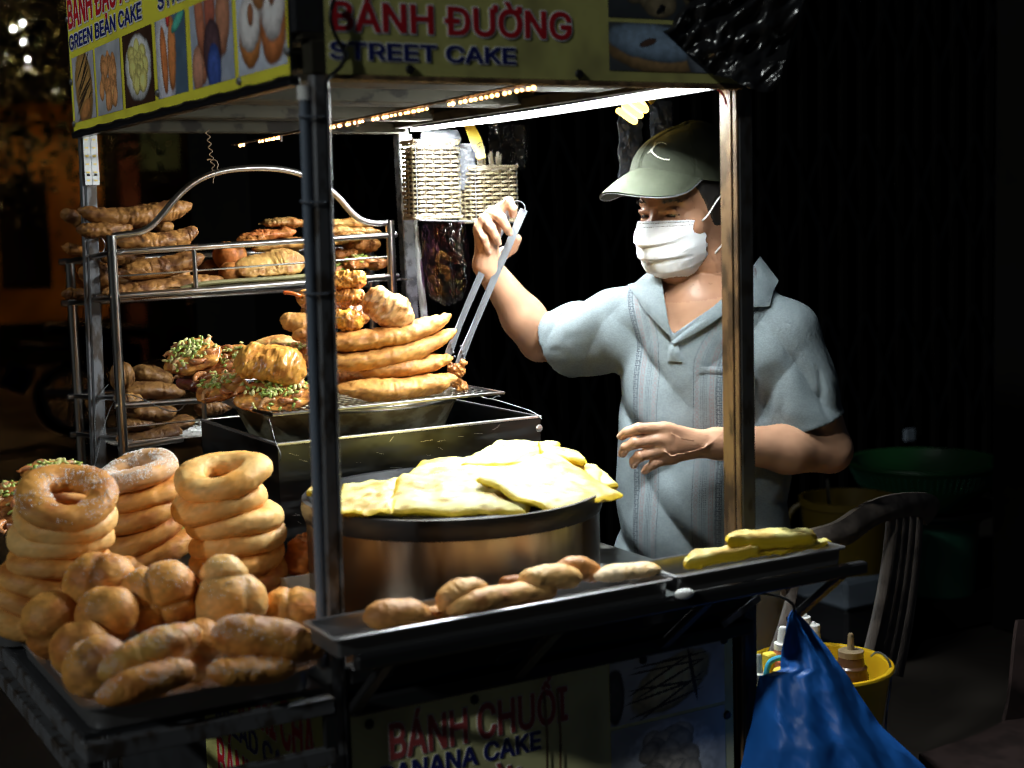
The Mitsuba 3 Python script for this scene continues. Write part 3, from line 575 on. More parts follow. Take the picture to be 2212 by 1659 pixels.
for e0, e1 in ((BX0-.002, BX0+.006), (BX1-.006, BX1+.002)): put('side_edge', box((e0, BY0+.008, BZ), (e1, BY1, BZ+.004)), 'tray_steel', sb, smooth=False)
rgs = np.random.default_rng(17)
scr = []
for k in range(60):
    x, z = rgs.uniform(BX0+.02, BX1-.05), rgs.uniform(ZC+.06, BZ-.008); l = rgs.uniform(.006, .03); dz = rgs.normal()*.004
    scr.append(bar((x, BY0-.0004, z), (min(x+l, BX1-.003), BY0-.0004, z+dz), .0006, .0006, (0, 1, 0)))
put('scratches', cat(scr), 'bright_edge', sb, smooth=False, kind='stuff')
rv = on(1, BY0, 1165, 925)
put('rivet', xf(lathe([(0, .004), (.006, .003), (.008, 0), (0, 0)], 16), basis(np.array([1., 0, 0]), np.array([0, 0, 1.]), np.array([0, -1., 0])), rv), 'bright_edge', sb)
wr = thing('stray_wire', 'thin stray wire curling from the basin rim to the stove box corner', 'wire')
put('strand', wire([at(1010, 852, 3.06), at(1030, 850, 3.05), at(1042, 858, 3.05), at(1060, 862, 3.04), at(1110, 876, 3.0), at(1150, 890, 2.97), at(1170, 905, 2.95)], .0014, 40, 5), 'galvanised', wr)
put('strand', wire([at(1062, 863, 3.04), at(1070, 857, 3.04), at(1080, 856, 3.03)], .0012, 12, 5), 'galvanised', wr)
wr2 = thing('stray_wire', 'dark twisted wire hanging over the front left corner of the stove box', 'wire')
put('strand', wire([at(580, 905, 2.72), at(588, 930, 2.70), at(596, 958, 2.68), at(606, 985, 2.67), at(600, 1000, 2.67)], .0014, 30, 5), 'dark_iron', wr2)

DC = np.array([.348, .268]); DR, DZ = .256, 1.076
dm = thing('steel_drum', 'wide stained steel drum stove under the yellow cakes', 'stove')
put('wall', lathe([(DR-.004, ZC), (DR-.002, ZC+.01), (DR-.002, DZ-.028), (DR-.012, DZ-.03), (DR-.012, ZC)], 96, (*DC, 0)), 'drum_steel', dm)
pp = thing('black_griddle', 'round black iron griddle with a low rim on the steel drum', 'griddle')
put('plate', lathe([(0, DZ-.008), (DR-.012, DZ-.008), (DR-.006, DZ+.004), (DR+.004, DZ+.005), (DR+.007, DZ-.012), (DR+.001, DZ-.030), (0, DZ-.030)], 96, (*DC, 0)), 'dark_iron', pp)
kb = on(1, .06, 1325, 1220)
put('knob', xf(lathe([(0, .02), (.018, .018), (.022, .006), (.018, 0), (0, 0)], 24), None, (kb[0], kb[1], ZC)), 'black_plastic', dm)

NZ = 1.192
bc = on(2, NZ, 748, 855); BR = .236
bs_ = thing('metal_basin', 'wide old metal basin standing in the stove box under the grill net', 'basin')
put('bowl', lathe([(0, NZ-.115), (.15, NZ-.112), (.19, NZ-.09), (BR-.008, NZ-.01), (BR, NZ-.004), (BR-.001, NZ+.003), (BR-.010, NZ-.001), (.185, NZ-.085), (.145, NZ-.106), (0, NZ-.108)], 72, (bc[0], bc[1], 0)), 'basin_metal', bs_)
put('rolled_rim', ring_tube((bc[0], bc[1], NZ), BR, .0062, 80, 10), 'stainless', bs_)
gn = thing('grill_net', 'steel grill net laid on the basin carrying fritters and fried breads', 'grill')
g0 = on(2, NZ+.012, 588, 897); gx = 1.0
GX0, GY0, GX1, GY1 = g0[0], g0[1], bc[0]+BR*.93, g0[1]+.43
put('frame', tube(np.array([(GX0, GY0, NZ+.012), (GX1, GY0, NZ+.012), (GX1, GY1, NZ+.012), (GX0, GY1, NZ+.012)]), .0032, 8, closed=True), 'stainless', gn)
put('grill_wires', cat([rod((x, GY0, NZ+.0105), (x, GY1, NZ+.0105), .0013, 5) for x in np.arange(GX0+.016, GX1, .0165)], [rod((GX0, y, NZ+.0085), (GX1, y, NZ+.0085), .0013, 5) for y in np.arange(GY0+.02, GY1, .028)]), 'stainless', gn, kind='stuff')

def rrect(w, h, r, n=8):
    p = []
    for cx, cy, a0 in ((w/2-r, h/2-r, 0), (-w/2+r, h/2-r, 90), (-w/2+r, -h/2+r, 180), (w/2-r, -h/2+r, 270)):
        for a in np.linspace(a0, a0+90, n): p.append((cx+r*math.cos(math.radians(a)), cy+r*math.sin(math.radians(a))))
    return np.array(p)
def tray_mesh(x0, y0, x1, y1, z0, z1, r=.03, lip=.009, flare=.012):
    c = np.array([(x0+x1)/2, (y0+y1)/2]); w, h = x1-x0, y1-y0
    prof = [(flare+.002, z0-.0015), (.002+lip, z1-.003), (0, z1-.003), (0, z1), (lip, z1+.001), (lip+.002, z1-.002), (flare+.004, z0+.001)]
    R = [np.c_[rrect(w-2*o, h-2*o, max(r-o*.6, .004))+c, np.full(32, z)] for o, z in prof]
    V = np.vstack(R); n = 32; F = []
    for k in range(len(R)-1):
        for j in range(n): a, b, c_, d = k*n+j, k*n+(j+1) % n, (k+1)*n+(j+1) % n, (k+1)*n+j; F += [[a, b, c_], [a, c_, d]]
    V = np.vstack([V, [*c, z0-.0015], [*c, z0+.001]]); k = len(V)
    for j in range(n): F += [[k-2, (j+1) % n, j], [k-1, (len(R)-1)*n+j, (len(R)-1)*n+(j+1) % n]]
    return trimesh.Trimesh(V, np.array(F), process=False)
put('serving_tray', tray_mesh(-.372, -.034, -.028, .428, .878, .911, .035), 'tray_steel', label='shallow steel tray under buns and sugared rolls on the left wing', cat='tray')
put('serving_tray', tray_mesh(-.40, .432, .114, .90, .882, .915, .045), 'tray_steel', label='steel tray under the three stacks of doughnuts', cat='tray')
put('serving_tray', tray_mesh(-.062, -.158, .512, -.038, .957, .984, .012, .006, .008), 'tray_steel', label='narrow front tray under the twisted fried buns', cat='tray')
put('serving_tray', tray_mesh(.5135, -.158, .868, -.038, .958, .986, .012, .006, .008), 'tray_steel', label='narrow right tray under the folded yellow cakes', cat='tray')

# ------------------------------------------------------------------ hanging baskets and bags
CANE = np.array([.30, .25, .155])
def cane_strip(o, ux, nn, x0, x1, z, h, seed, bulge=.0052):
    r = np.random.default_rng(seed); s = np.linspace(0, 1, 7); b = bulge*np.sin(np.pi*s)**.6; V = []
    for i, t in enumerate(s):
        x = x0+(x1-x0)*t; hh = h*(.5 if i in (0, 6) else .94)*.5
        for dz, dn in ((-hh, 0), (-hh, .0018), (hh, .0018), (hh, 0)): V.append(o+ux*x+nn*(b[i]+dn)+np.array([0, 0, z+dz+b[i]*.25]))
    F = []
    for i in range(6):
        for j in range(4): a, b_, c, d = i*4+j, i*4+(j+1) % 4, (i+1)*4+(j+1) % 4, (i+1)*4+j; F += [[a, c, b_], [a, d, c]]
    m = trimesh.Trimesh(np.array(V), np.array(F+[[0, 1, 2], [0, 2, 3], [24, 26, 25], [24, 27, 26]]), process=False)
    c = CANE*r.uniform(.8, 1.15)*np.array([1, r.uniform(.95, 1.02), r.uniform(.85, 1.05)])
    return m, np.ones((len(m.vertices), 3))*c*np.where(np.tile([1, 0, 0, 1], 7)[:, None] > 0, .55, 1)
def basket(label, P, w, dpt, h, rows, seed):
    k = thing('wicker_basket', label, 'basket', None); ex, ey = np.array([1., 0, 0]), np.array([0, 1., 0]); back, bc_ = [], []
    for fi, (o, ux, nn, L, n) in enumerate(((P, ex, -ey, w, 3), (P+ey*dpt, -ey, -ex, dpt, 2), (P+ex*w, ey, ex, dpt, 2), (P+ex*w+ey*dpt, -ex, ey, w, 3))):
        pit = L/(n-.5)
        for r in range(rows):
            z = (r+.5)/rows*h; xs = np.arange(-.5 if r % 2 else 0, n, 1)*pit
            for j, x in enumerate(xs):
                a, b = max(x, 0)+.0006, min(x+pit*.93, L)-.0006
                if b-a < .006: continue
                m, c = cane_strip(o, ux, nn, a, b, z, h/rows*.66, seed+fi*1000+r*10+j)
                if fi < 2: put('cane_strip', m, 'cane', k, smooth=False, color=c)
                else: back.append(m); bc_.append(c)
        for t in np.arange(0, n+.1, .5)*pit:
            if t < L: put('stake', cat(*[rod(o+ux*(t+d)-nn*.001, o+ux*(t+d)-nn*.001+(0, 0, h+.004), .0011, 5) for d in ((-.0018, .0018) if 0 < t else (0,))]), 'galvanised' if t == 0 else 'cane_dark', k)
    put('rear_weave', cat(back), 'cane', k, smooth=False, color=np.vstack(bc_), kind='stuff')
    put('liner', box(P+(.0045, .0045, .003), P+(w-.0045, dpt-.0045, h-.012)), 'amber_sheet', k, smooth=False)
    put('base', box(P+(.003, .003, -.002), P+(w-.003, dpt-.003, .002)), 'cane_dark', k, smooth=False)
    bd = cat(*[xf(trimesh.creation.icosphere(1, .0032), rot([0, 1, 0], 30), P+q, (1, .8, 1.5)) for z in (-.001, h+.002) for q in [(x, -.003, z) for x in np.arange(0, w, .0062)]+[(-.003, y, z) for y in np.arange(0, dpt, .0062)]])
    put('woven_border', bd, 'cane_dark', k, kind='stuff')
    return k
mat('cane_dark', (.34, .27, .17), .5)
b1 = on(1, 1.075, 903, 470); b2 = on(1, 1.06, 1030, 478)
basket('tall woven cane basket nearest to the bright post', b1, .112, .07, .172, 17, 100)
basket('short woven cane basket holding skewers behind the raised hand', b2, .112, .085, .124, 13, 5000)
hg = thing('basket_hanger', 'thin wire holding the two cane baskets on the cart side', 'wire')
put('rod', rod(b1+(.0, -.004, -.006), b2+(.11, -.004, -.006), .0022, 8), 'galvanised', hg)
put('rod', rod(b1+(.0, .08, .16), b2+(.11, .1, .12), .0022, 8), 'galvanised', hg)
scene['clear_bag'] = {'type': 'thindielectric', 'int_ior': 1.5}
scene['purple_bag'] = {'type': 'thindielectric', 'int_ior': 1.6, 'specular_transmittance': {'type': 'rgb', 'value': [.42, .26, .42]}}
scene['milky_bag'] = {'type': 'principledthin', 'base_color': {'type': 'rgb', 'value': [.55, .58, .66]}, 'roughness': .25, 'diff_trans': 1.0, 'spec_trans': .35}
def pouch(c, w, h, dep, seed, amp=.006, ex=None, taper=0.0, tip=0.0, n=40, fq=1.0):
    """crumpled bag: two facing sheets joined at the sides; local x across, z up"""
    ex = VR if ex is None else ex; ez = np.array([0, 0, 1.]); en = np.cross(ez, ex)
    s, t = np.meshgrid(np.linspace(0, 2*np.pi, n*2, endpoint=True), np.linspace(0, 1, n), indexing='ij')
    ww = w/2*(1-taper*t)*(1-.18*np.abs(2*t-1)**6); x = np.cos(s)*ww; y = np.sin(s)*dep*np.sin(np.pi*np.clip(t*.9+.05, 0, 1))**.5
    z = -h/2+h*t+tip*(1-t)**3*(np.abs(np.cos(s))-1)*1.0
    P = np.stack([x, y, z], -1); q = P*np.array([42, 42, 30])*fq+seed*7.3
    cr = np.abs(nnoise(q)-.5)*2+.6*np.abs(nnoise(q*2.1+9)-.5)*2+.35*np.abs(nnoise(q*4.3+4)-.5)*2
    P = P+np.stack([np.cos(s), np.sin(s), 0*s], -1)*(amp*(cr-.9))[..., None]
    return grid_mesh(P[..., :1]*ex+P[..., 1:2]*en+P[..., 2:]*ez+c)
put('plastic_bag', pouch(at(962, 562, 3.36), .112, .172, .022, 1, .006, tip=.02, fq=.45), 'purple_bag', smooth=True, label='dark purple clear plastic bag hanging below the tall cane basket', cat='plastic bag')
put('plastic_bag', pouch(at(1098, 318, 3.66), .10, .11, .015, 2, .012, taper=-.1), 'clear_bag', smooth=False, label='clear crinkled plastic bag around the skewers', cat='plastic bag')
put('plastic_bag', pouch(at(1008, 345, 3.46), .044, .075, .02, 3, .007), 'milky_bag', smooth=False, label='milky crumpled plastic bag between the two cane baskets', cat='plastic bag')
put('plastic_bag', pouch(at(1004, 385, 3.47), .03, .055, .016, 5, .006), 'milky_bag', smooth=False, label='small milky plastic wad lowest between the two cane baskets', cat='plastic bag')
put('plastic_bag', pouch(at(952, 303, 3.47), .10, .05, .02, 6, .007), 'milky_bag', smooth=False, label='pale plastic sheet sticking out of the tall cane basket', cat='plastic bag')
mat('hanging_film', (.05, .058, .075), .25, spec=.6)
put('bag_roll', pouch(at(1362, 325, 3.5), .062, .215, .012, 7, .006), 'hanging_film', smooth=False, label='bluish plastic bags hanging as a flat strip behind the spiral bulb', cat='plastic bag')
put('bag_roll', pouch(at(1428, 262, 3.55), .06, .10, .01, 8, .005), 'hanging_film', smooth=False, label='short dim strip of plastic bags hanging above the cap', cat='plastic bag')
sk = thing('bamboo_skewers', 'bundle of pale bamboo skewers standing in the short cane basket', 'skewers')
mat('bamboo', proc2((.66, .58, .38), (.5, .42, .25), lambda p, n, uv: fb(p.x*90, p.y*90, p.z*20)), .5)
r9 = np.random.default_rng(4)
for k in range(34):
    x = .018+.082*(k+.5)/34; p = b2+(x*.75+.018, .02+r9.uniform(0, .05), .02); q = b2+(x*1.02-.004+r9.normal()*.002, .015+r9.uniform(0, .055), .168+r9.uniform(-.012, .008)-.02*abs(k/34-.3))
    put('skewer', cat(rod(p, q, .0014, 6)), 'bamboo', sk)
yk = thing('yellow_knife', 'bright yellow flat knife handle stuck behind the skewers', 'knife')
mat('yellow_plastic', (.80, .46, .025), .35)
kp = Polygon([(1001, 268), (1021, 262), (1040, 300), (1051, 342), (1034, 347), (1027, 342), (1028, 332), (1019, 318)])
ko = at(1026, 305, 3.42); K2 = affinity.translate(kp, -1026, -305); K2 = affinity.scale(K2, 3.42/FOC, -3.42/FOC, origin=(0, 0)).buffer(-.002).buffer(.002)
put('handle', xf(extr(K2, .014), basis(VR, VU, -VF), ko), 'yellow_plastic', yk, smooth=False)
for dv in (0, 8): put('grip_groove', bar(at(1030, 312+dv, 3.4045), at(1040, 307+dv, 3.4045), .0016, .001, VF), 'amber_sheet', yk, smooth=False)
put('pale_pole', tube(np.linspace(at(893, 470, 3.6), at(918, 700, 3.6), 3), .0095, 12), mat('pole_paint', proc2((.50, .53, .50), (.25, .24, .2), lambda p, n, uv: ss(.45, .7, fb(p.x*40, p.y*40, p.z*14))), .45), label='slim pale painted pole right of the bright post', cat='pole')
# black plastic sheet thrown over the right roof corner
nu, nv = 120, 80
low = smooth_path([(1330, -30), (1400, 48), (1470, 100), (1540, 150), (1590, 178), (1640, 200), (1668, 196), (1690, 150), (1725, 40), (1745, -40)], nu)
V = np.zeros((nu, nv, 3))
for i in range(nu):
    for j in range(nv):
        t = j/(nv-1); uu = low[i, 0]+(t**1.2)*(np.interp(i, [0, nu-1], [1300, 1640])-low[i, 0])*.55; vv = low[i, 1]+(-420-low[i, 1])*t
        V[i, j] = at(uu, vv, 2.36)
Q = V@np.stack([VR*.45+VU*.5, VU*1.2-VR*1.1, VF*.6], 1); Q = Q+.03*np.stack([nfbm(Q*14, 3, 1), nfbm(Q*14+7, 3, 2), 0*Q[..., 0]], -1)
V += (-VF)*(.05*(nfbm(V*9, 3, 2)-.5)-.09*np.abs(nfbm(Q*20, 2, 5)-.5)-.04*np.abs(nfbm(Q*46+3, 2, 6)-.5)+.02)[..., None]
put('black_sheet', solidify(grid_mesh(V), .0008), mat('sheet_film', (.010, .010, .011), .2, spec=.7), smooth=True, label='crumpled black plastic sheet thrown over the right corner of the roof', cat='plastic sheet')

# ------------------------------------------------------------------ chairs, bucket and goods at the right
mat('chair_plastic', proc2((.13, .105, .09), (.065, .052, .045), lambda p, n, uv: ss(.4, .7, fb(p.x*24, p.y*24, p.z*24, 4))), .45)
mat('chair_dust', proc2((.34, .28, .23), (.15, .12, .10), lambda p, n, uv: fb(p.x*30, p.y*30, p.z*30, 4)), .7)
ch = thing('plastic_chair', 'dark brown plastic chair with a slatted back holding the yellow bucket', 'chair')
top = smooth_path([at(1668, 1225, 2.92), at(1715, 1165, 2.93), at(1765, 1146, 2.95), at(1805, 1134, 2.99), at(1850, 1105, 3.05), at(1905, 1080, 3.12), at(1960, 1070, 3.2), at(2005, 1072, 3.28), at(2020, 1090, 3.34)], 60)
bot = smooth_path([at(1690, 1290, 2.94), at(1735, 1215, 2.95), at(1790, 1180, 2.97), at(1830, 1168, 3.01), at(1880, 1132, 3.07), at(1925, 1116, 3.13), at(1960, 1108, 3.2), at(1985, 1112, 3.26), at(1992, 1130, 3.3)], 60)
put('back_rail', solidify(grid_mesh(np.stack([bot+(top-bot)*t+VF*-.012*math.sin(math.pi*t) for t in np.linspace(0, 1, 7)], 1)), .012), 'chair_plastic', ch, smooth=50)
put('rail_edge', tube(top, .012, 8, rh=.006), 'chair_dust', ch)
put('lower_edge', tube(bot, .007, 8, rh=.005), 'chair_dust', ch)
for k, (a, b) in enumerate((((1925, 1116, 3.13), (1872, 1420, 3.02)), ((1940, 1112, 3.16), (1888, 1430, 3.05)), ((1955, 1108, 3.19), (1904, 1440, 3.08)), ((1970, 1108, 3.22), (1920, 1450, 3.11)), ((1984, 1112, 3.26), (1940, 1460, 3.14)), ((1720, 1230, 2.95), (1655, 1450, 2.86)))):
    put('back_slat', tube(smooth_path([at(*a), at((a[0]+b[0])/2+8, (a[1]+b[1])/2, (a[2]+b[2])/2), at(*b)], 12), .011, 8, rh=.004, up0=VF), 'chair_plastic', ch)
sc = at(1775, 1500, 2.86); sc[2] = .44
put('seat', box(sc-(.2, .2, .025), sc+(.2, .2, 0), .012), 'chair_plastic', ch, smooth=False)
for dx in (-.17, .17):
    for dy in (-.17, .17): put('leg', bar(sc+(dx*1.12, dy*1.12, -.436), sc+(dx, dy, -.02), .035, .035, (0, 1, 0), .006), 'chair_plastic', ch, smooth=False)
c2 = thing('plastic_chair', 'dark red brown plastic chair cut by the right edge of the frame', 'chair')
mat('red_brown_plastic', proc2((.042, .026, .024), (.022, .014, .013), lambda p, n, uv: ss(.4, .7, fb(p.x*20, p.y*20, p.z*20, 4))), .5)
s2c = at(2190, 1640, 3.0)
edge = [at(1985, 1668, 2.95), at(2050, 1632, 3.0), at(2110, 1606, 3.05), at(2165, 1572, 3.12), at(2230, 1550, 3.2)]
far_ = smooth_path(edge, 30); near_ = far_+(-VF*.42-VU*.0)*np.array([1, 1, 0])+(.05, -.02, 0)
far_[:, 2] = .44; near_[:, 2] = .44
put('seat', solidify(grid_mesh(np.stack([far_+(near_-far_)*t for t in np.linspace(0, 1, 8)], 1), flip=True), .02), 'red_brown_plastic', c2, smooth=50)
bl_ = smooth_path([at(2165, 1575, 3.12), at(2182, 1500, 3.13), at(2190, 1420, 3.14), at(2200, 1340, 3.15)], 20); br_ = bl_+VR*.4+VF*.1
put('back', solidify(grid_mesh(np.stack([bl_+(br_-bl_)*t for t in np.linspace(0, 1, 6)], 1)), .012), 'red_brown_plastic', c2, smooth=50)
for p in (far_[4], far_[26], near_[4], near_[26]): put('leg', rod(p-(0, 0, .43), p-(0, 0, .01), .017, 8), 'red_brown_plastic', c2)

bk_ = thing('yellow_bucket', 'bright yellow plastic bucket of sauce bottles standing on the slatted chair', 'bucket')
mat('bucket_yellow', (.80, .50, .018), .32)
rc = at(1772, 1432, 2.84); BZr = rc[2]
put('wall', lathe([(0, .442), (.098, .442), (.128, BZr-.03), (.130, BZr-.012), (.136, BZr-.004), (.134, BZr), (.127, BZr-.002), (.124, BZr-.02), (.095, .448), (0, .448)], 64, (rc[0], rc[1], 0)), 'bucket_yellow', bk_)
put('rim', ring_tube((rc[0], rc[1], BZr-.004), .134, .0058, 64, 8), 'bucket_yellow', bk_)
put('wire_handle', wire([at(1882, 1418, 2.82), at(1900, 1410, 2.81), at(1918, 1425, 2.8), at(1924, 1480, 2.8), at(1920, 1620, 2.8)], .0022, 30, 6), 'galvanised', bk_)
def bottle(label, p, r, h, body, capm, nh, nr, sh=.8):
    k = thing('sauce_bottle', label, 'bottle'); p = np.array(p, float)
    put('body', lathe([(0, -h), (r, -h), (r, -.035), (r*.9, -.028), (r*.92, -.02), (r*.78, -.016), (r*.7, 0), (0, 0)], 28, p), body, k)
    put('nozzle', lathe([(r*.72, 0.0005), (r*.72, .012), (nr, .014), (nr*.75, nh), (nr*.5, nh+.004), (0, nh+.004)], 24, p), capm, k)
mat('brown_sauce', (.12, .06, .035), .25); mat('pink_sauce', (.62, .22, .12), .3); mat('cream_plastic', (.66, .62, .48), .35); mat('pale_grey', (.5, .5, .46), .35); mat('nozzle_tan', (.33, .25, .15), .3)
bottle('brown sauce bottle with a tan nozzle at the right of the bucket', at(1838, 1418, 2.84), .034, .2, 'brown_sauce', 'nozzle_tan', .042, .0075)
bottle('pink sauce bottle with a white cap beside the blue sheet', at(1692, 1402, 2.80), .025, .18, 'pink_sauce', 'white_plastic', .040, .012)
bottle('white capped bottle showing just above the blue sheet, left of two', at(1734, 1345, 2.9), .022, .2, 'cream_plastic', 'white_plastic', .022, .010)
bottle('white capped bottle showing just above the blue sheet, right of two', at(1754, 1362, 2.9), .022, .2, 'cream_plastic', 'white_plastic', .014, .011)
bottle('small bottle with a pointed grey nozzle at the left of the bucket', at(1640, 1468, 2.76), .02, .15, 'cream_plastic', 'pale_grey', .045, .0072)
mat('lemon_plastic', (.85, .66, .08), .35); mat('cyan_plastic', (.05, .42, .58), .35)
put('yellow_box', box(at(1664, 1432, 2.80)-(.012, .012, .09), at(1664, 1432, 2.80)+(.012, .012, .02), .003), 'lemon_plastic', smooth=False, label='small upright lemon yellow box between the bottles in the bucket', cat='box')
put('cyan_handle', wire([at(1652, 1500, 2.74), at(1656, 1450, 2.74), at(1664, 1430, 2.74), at(1680, 1422, 2.74), at(1700, 1419, 2.74)], .0052, 24, 8), 'cyan_plastic', label='cyan plastic brush handle curved over the bucket edge', cat='handle')
put('yellow_box', box(at(1690, 1462, 2.73)-(.017, .012, .09), at(1690, 1462, 2.73)+(.017, .012, .018), .005), 'lemon_plastic', smooth=False, label='rounded lemon yellow tub under the cyan handle', cat='box')

# blue plastic sheet hanging from the counter end
rows = [(1318, 1713, 1718), (1330, 1703, 1728), (1350, 1699, 1748), (1400, 1692, 1788), (1450, 1688, 1822), (1462, 1642, 1832), (1500, 1634, 1854), (1570, 1622, 1903), (1659, 1603, 2000), (1760, 1575, 2090), (1900, 1540, 2170)]
rv_, rl_, rr_ = (np.array(c, float) for c in zip(*rows)); n, m = 90, 70
vv = np.linspace(1318, 1900, n); Lf, Rr = np.interp(vv, rv_, rl_), np.interp(vv, rv_, rr_); V = np.zeros((n, m, 3))
for i in range(n):
    s = np.linspace(0, 1, m); g = min(1, (vv[i]-1318)/300)
    d = 2.56-.10*g*np.sin(np.pi*s)-.012*g*np.sin(s*9+1.1*math.sin(vv[i]/150)+.8)-.005*g*np.sin(s*23+vv[i]/70)
    V[i] = CAM+(VF+((Lf[i]+(Rr[i]-Lf[i])*s)[:, None]-1106)/FOC*VR-(vv[i]-829.5)/FOC*VU)*d[:, None]
Q = V@np.stack([VR*1.0+VU*.55, VU*.62-VR*.5, VF*.6], 1); Q = Q+.035*np.stack([nfbm(Q*16, 3, 1), nfbm(Q*16+7, 3, 2), 0*Q[..., 0]], -1)
V += (-VF)*(.022*(nfbm(V*11, 4, 9)-.5)-.050*np.abs(nfbm(Q*12, 2, 5)-.5)-.016*np.abs(nfbm(Q*30+3, 2, 6)-.5)-.004*np.abs(nfbm(Q*80, 2, 7)-.5)+.008)[..., None]
put('blue_sheet', solidify(grid_mesh(V), .0012), mat('blue_film', (.016, .135, .52), .45, spec=.4), smooth=True, label='crumpled blue plastic sheet hanging in a cone from the counter end', cat='plastic sheet')
hk = at(1715, 1321, 2.56)
put('hook', wire([hk, hk+(-.004, 0, .015), hk+(-.03, .02, .03), np.array([W+.005, .0, .885])], .0025, 16), 'dark_iron', cart)

# goods on the pavement far right
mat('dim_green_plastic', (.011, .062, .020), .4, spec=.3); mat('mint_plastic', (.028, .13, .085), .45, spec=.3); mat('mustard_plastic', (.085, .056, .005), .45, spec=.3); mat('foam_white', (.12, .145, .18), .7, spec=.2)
gp = on(2, .12, 2030, 1275)
gb = thing('green_bucket', 'mint green plastic bucket standing under the colander by the gate', 'bucket')
put('wall', lathe([(0, .12), (.125, .12), (.14, .38), (.147, .385), (.147, .41), (.137, .41), (.12, .13), (0, .13)], 40, (gp[0], gp[1], 0)), 'mint_plastic', gb)
tr2 = thing('dark_tray', 'dark round tray lying between the mint bucket and the colander', 'tray')
put('dish', lathe([(0, .415), (.2, .418), (.25, .44), (.25, .445), (.2, .425), (0, .422)], 40, (gp[0]-.02, gp[1], 0)), 'black_plastic', tr2)
cl_ = thing('green_colander', 'large green plastic colander resting above the mint bucket', 'colander')
cc = np.array([gp[0]-.06, gp[1]+.02]); cz = .45
put('bowl', lathe([(0, cz), (.16, cz), (.235, cz+.07), (.268, cz+.16), (.262, cz+.16), (.228, cz+.072), (.155, cz+.006), (0, cz+.006)], 56, (*cc, 0)), 'dim_green_plastic', cl_)
put('rim', ring_tube((*cc, cz+.16), .272, .011, 60, 8), 'dim_green_plastic', cl_)
put('slots', cat([tube(np.array([(cc[0]+r*math.cos(a), cc[1]+r*math.sin(a), z) for r, z in ((.205, cz+.05), (.245, cz+.09), (.268, cz+.14))]), .0025, 5) for a in np.arange(72)*2*np.pi/72]), 'mint_plastic', cl_, kind='stuff')
yp = on(2, .35, 1832, 1225)
yb = thing('mustard_tub', 'dark mustard yellow plastic tub with a side handle behind the chair', 'tub')
put('wall', lathe([(0, .35), (.13, .35), (.155, .56), (.162, .565), (.162, .59), (.15, .59), (.125, .36), (0, .36)], 40, (yp[0], yp[1], 0)), 'mustard_plastic', yb)
put('side_handle', wire([yp+(-.155*VR[0], -.155*VR[1], .22), yp+(-.2*VR[0], -.2*VR[1], .17), yp+(-.19*VR[0], -.19*VR[1], .09), yp+(-.145*VR[0], -.145*VR[1], .07)], .009, 16), 'mustard_plastic', yb)
put('spoon', rod(yp+(0, 0, .1)-VR*.05, yp+(0, 0, .3)-VR*.07, .006, 6), 'stainless', yb)
fo = thing('foam_box', 'white foam box under the mustard yellow tub', 'box')
put('lower', box((yp[0]-.13, yp[1]-.13, .12), (yp[0]+.15, yp[1]+.13, .25), .012), 'black_plastic', fo, smooth=False)
put('lid', box((yp[0]-.145, yp[1]-.145, .2505), (yp[0]+.165, yp[1]+.145, .349), .012), 'foam_white', fo, smooth=False)
swp = on(1, GY-.03, 1965, 940)
put('switch_plate', box(swp-(.03, .008, .028), swp+(.03, .012, .028), .004), 'foam_white', smooth=False, label='small white plate on the dark gate above the colander', cat='switch plate')
# ------------------------------------------------------------------ food
VRh, VFh, EZ = unit(VR*(1, 1, 0)), unit(VF*(1, 1, 0)), np.array([0, 0, 1.0])
GOLDEN, BROWN, DEEP, PALE, PINK = np.array([.62, .285, .062]), np.array([.34, .12, .025]), np.array([.13, .045, .014]), np.array([.70, .42, .15]), np.array([.64, .40, .24])
RED_BROWN = np.array([.36, .10, .025])
def tone(m, a, b, seed, sc=45, lo=.38, hi=.68, fine=.25):
    t = np.clip((nfbm(m.vertices*sc, 4, seed)-lo)/(hi-lo), 0, 1)[:, None]
    C = np.asarray(a)*(1-t)+np.asarray(b)*t
    return np.clip(C*(1+fine*(nfbm(m.vertices*sc*5, 2, seed+3)-.5)[:, None]*2), .004, .95)
def bump(m, amp, sc, seed, octv=4):
    m = m.copy(); m.vertices = m.vertices+vnormals(m)*(amp*2*(nfbm(m.vertices*sc, octv, seed)-.5))[:, None]; return m
def wrinkle(m, amp, axis, seed):
    # skin creases running across the length
    ax_ = unit(axis); m = m.copy(); v = m.vertices; a = v@ax_; q = np.stack([a*95, (v-np.outer(a, ax_))@np.array([.7, .5, .6])*34+seed, 1.3*nnoise(v*40, seed)], -1)
    r = 1-np.abs(nnoise(q, seed)-.5)*2; k = np.clip((nfbm(v*26, 2, seed+9)-.42)/.15, 0, 1)
    m.vertices = v-vnormals(m)*(amp*1.5*(r**3)*k)[:, None]; return m
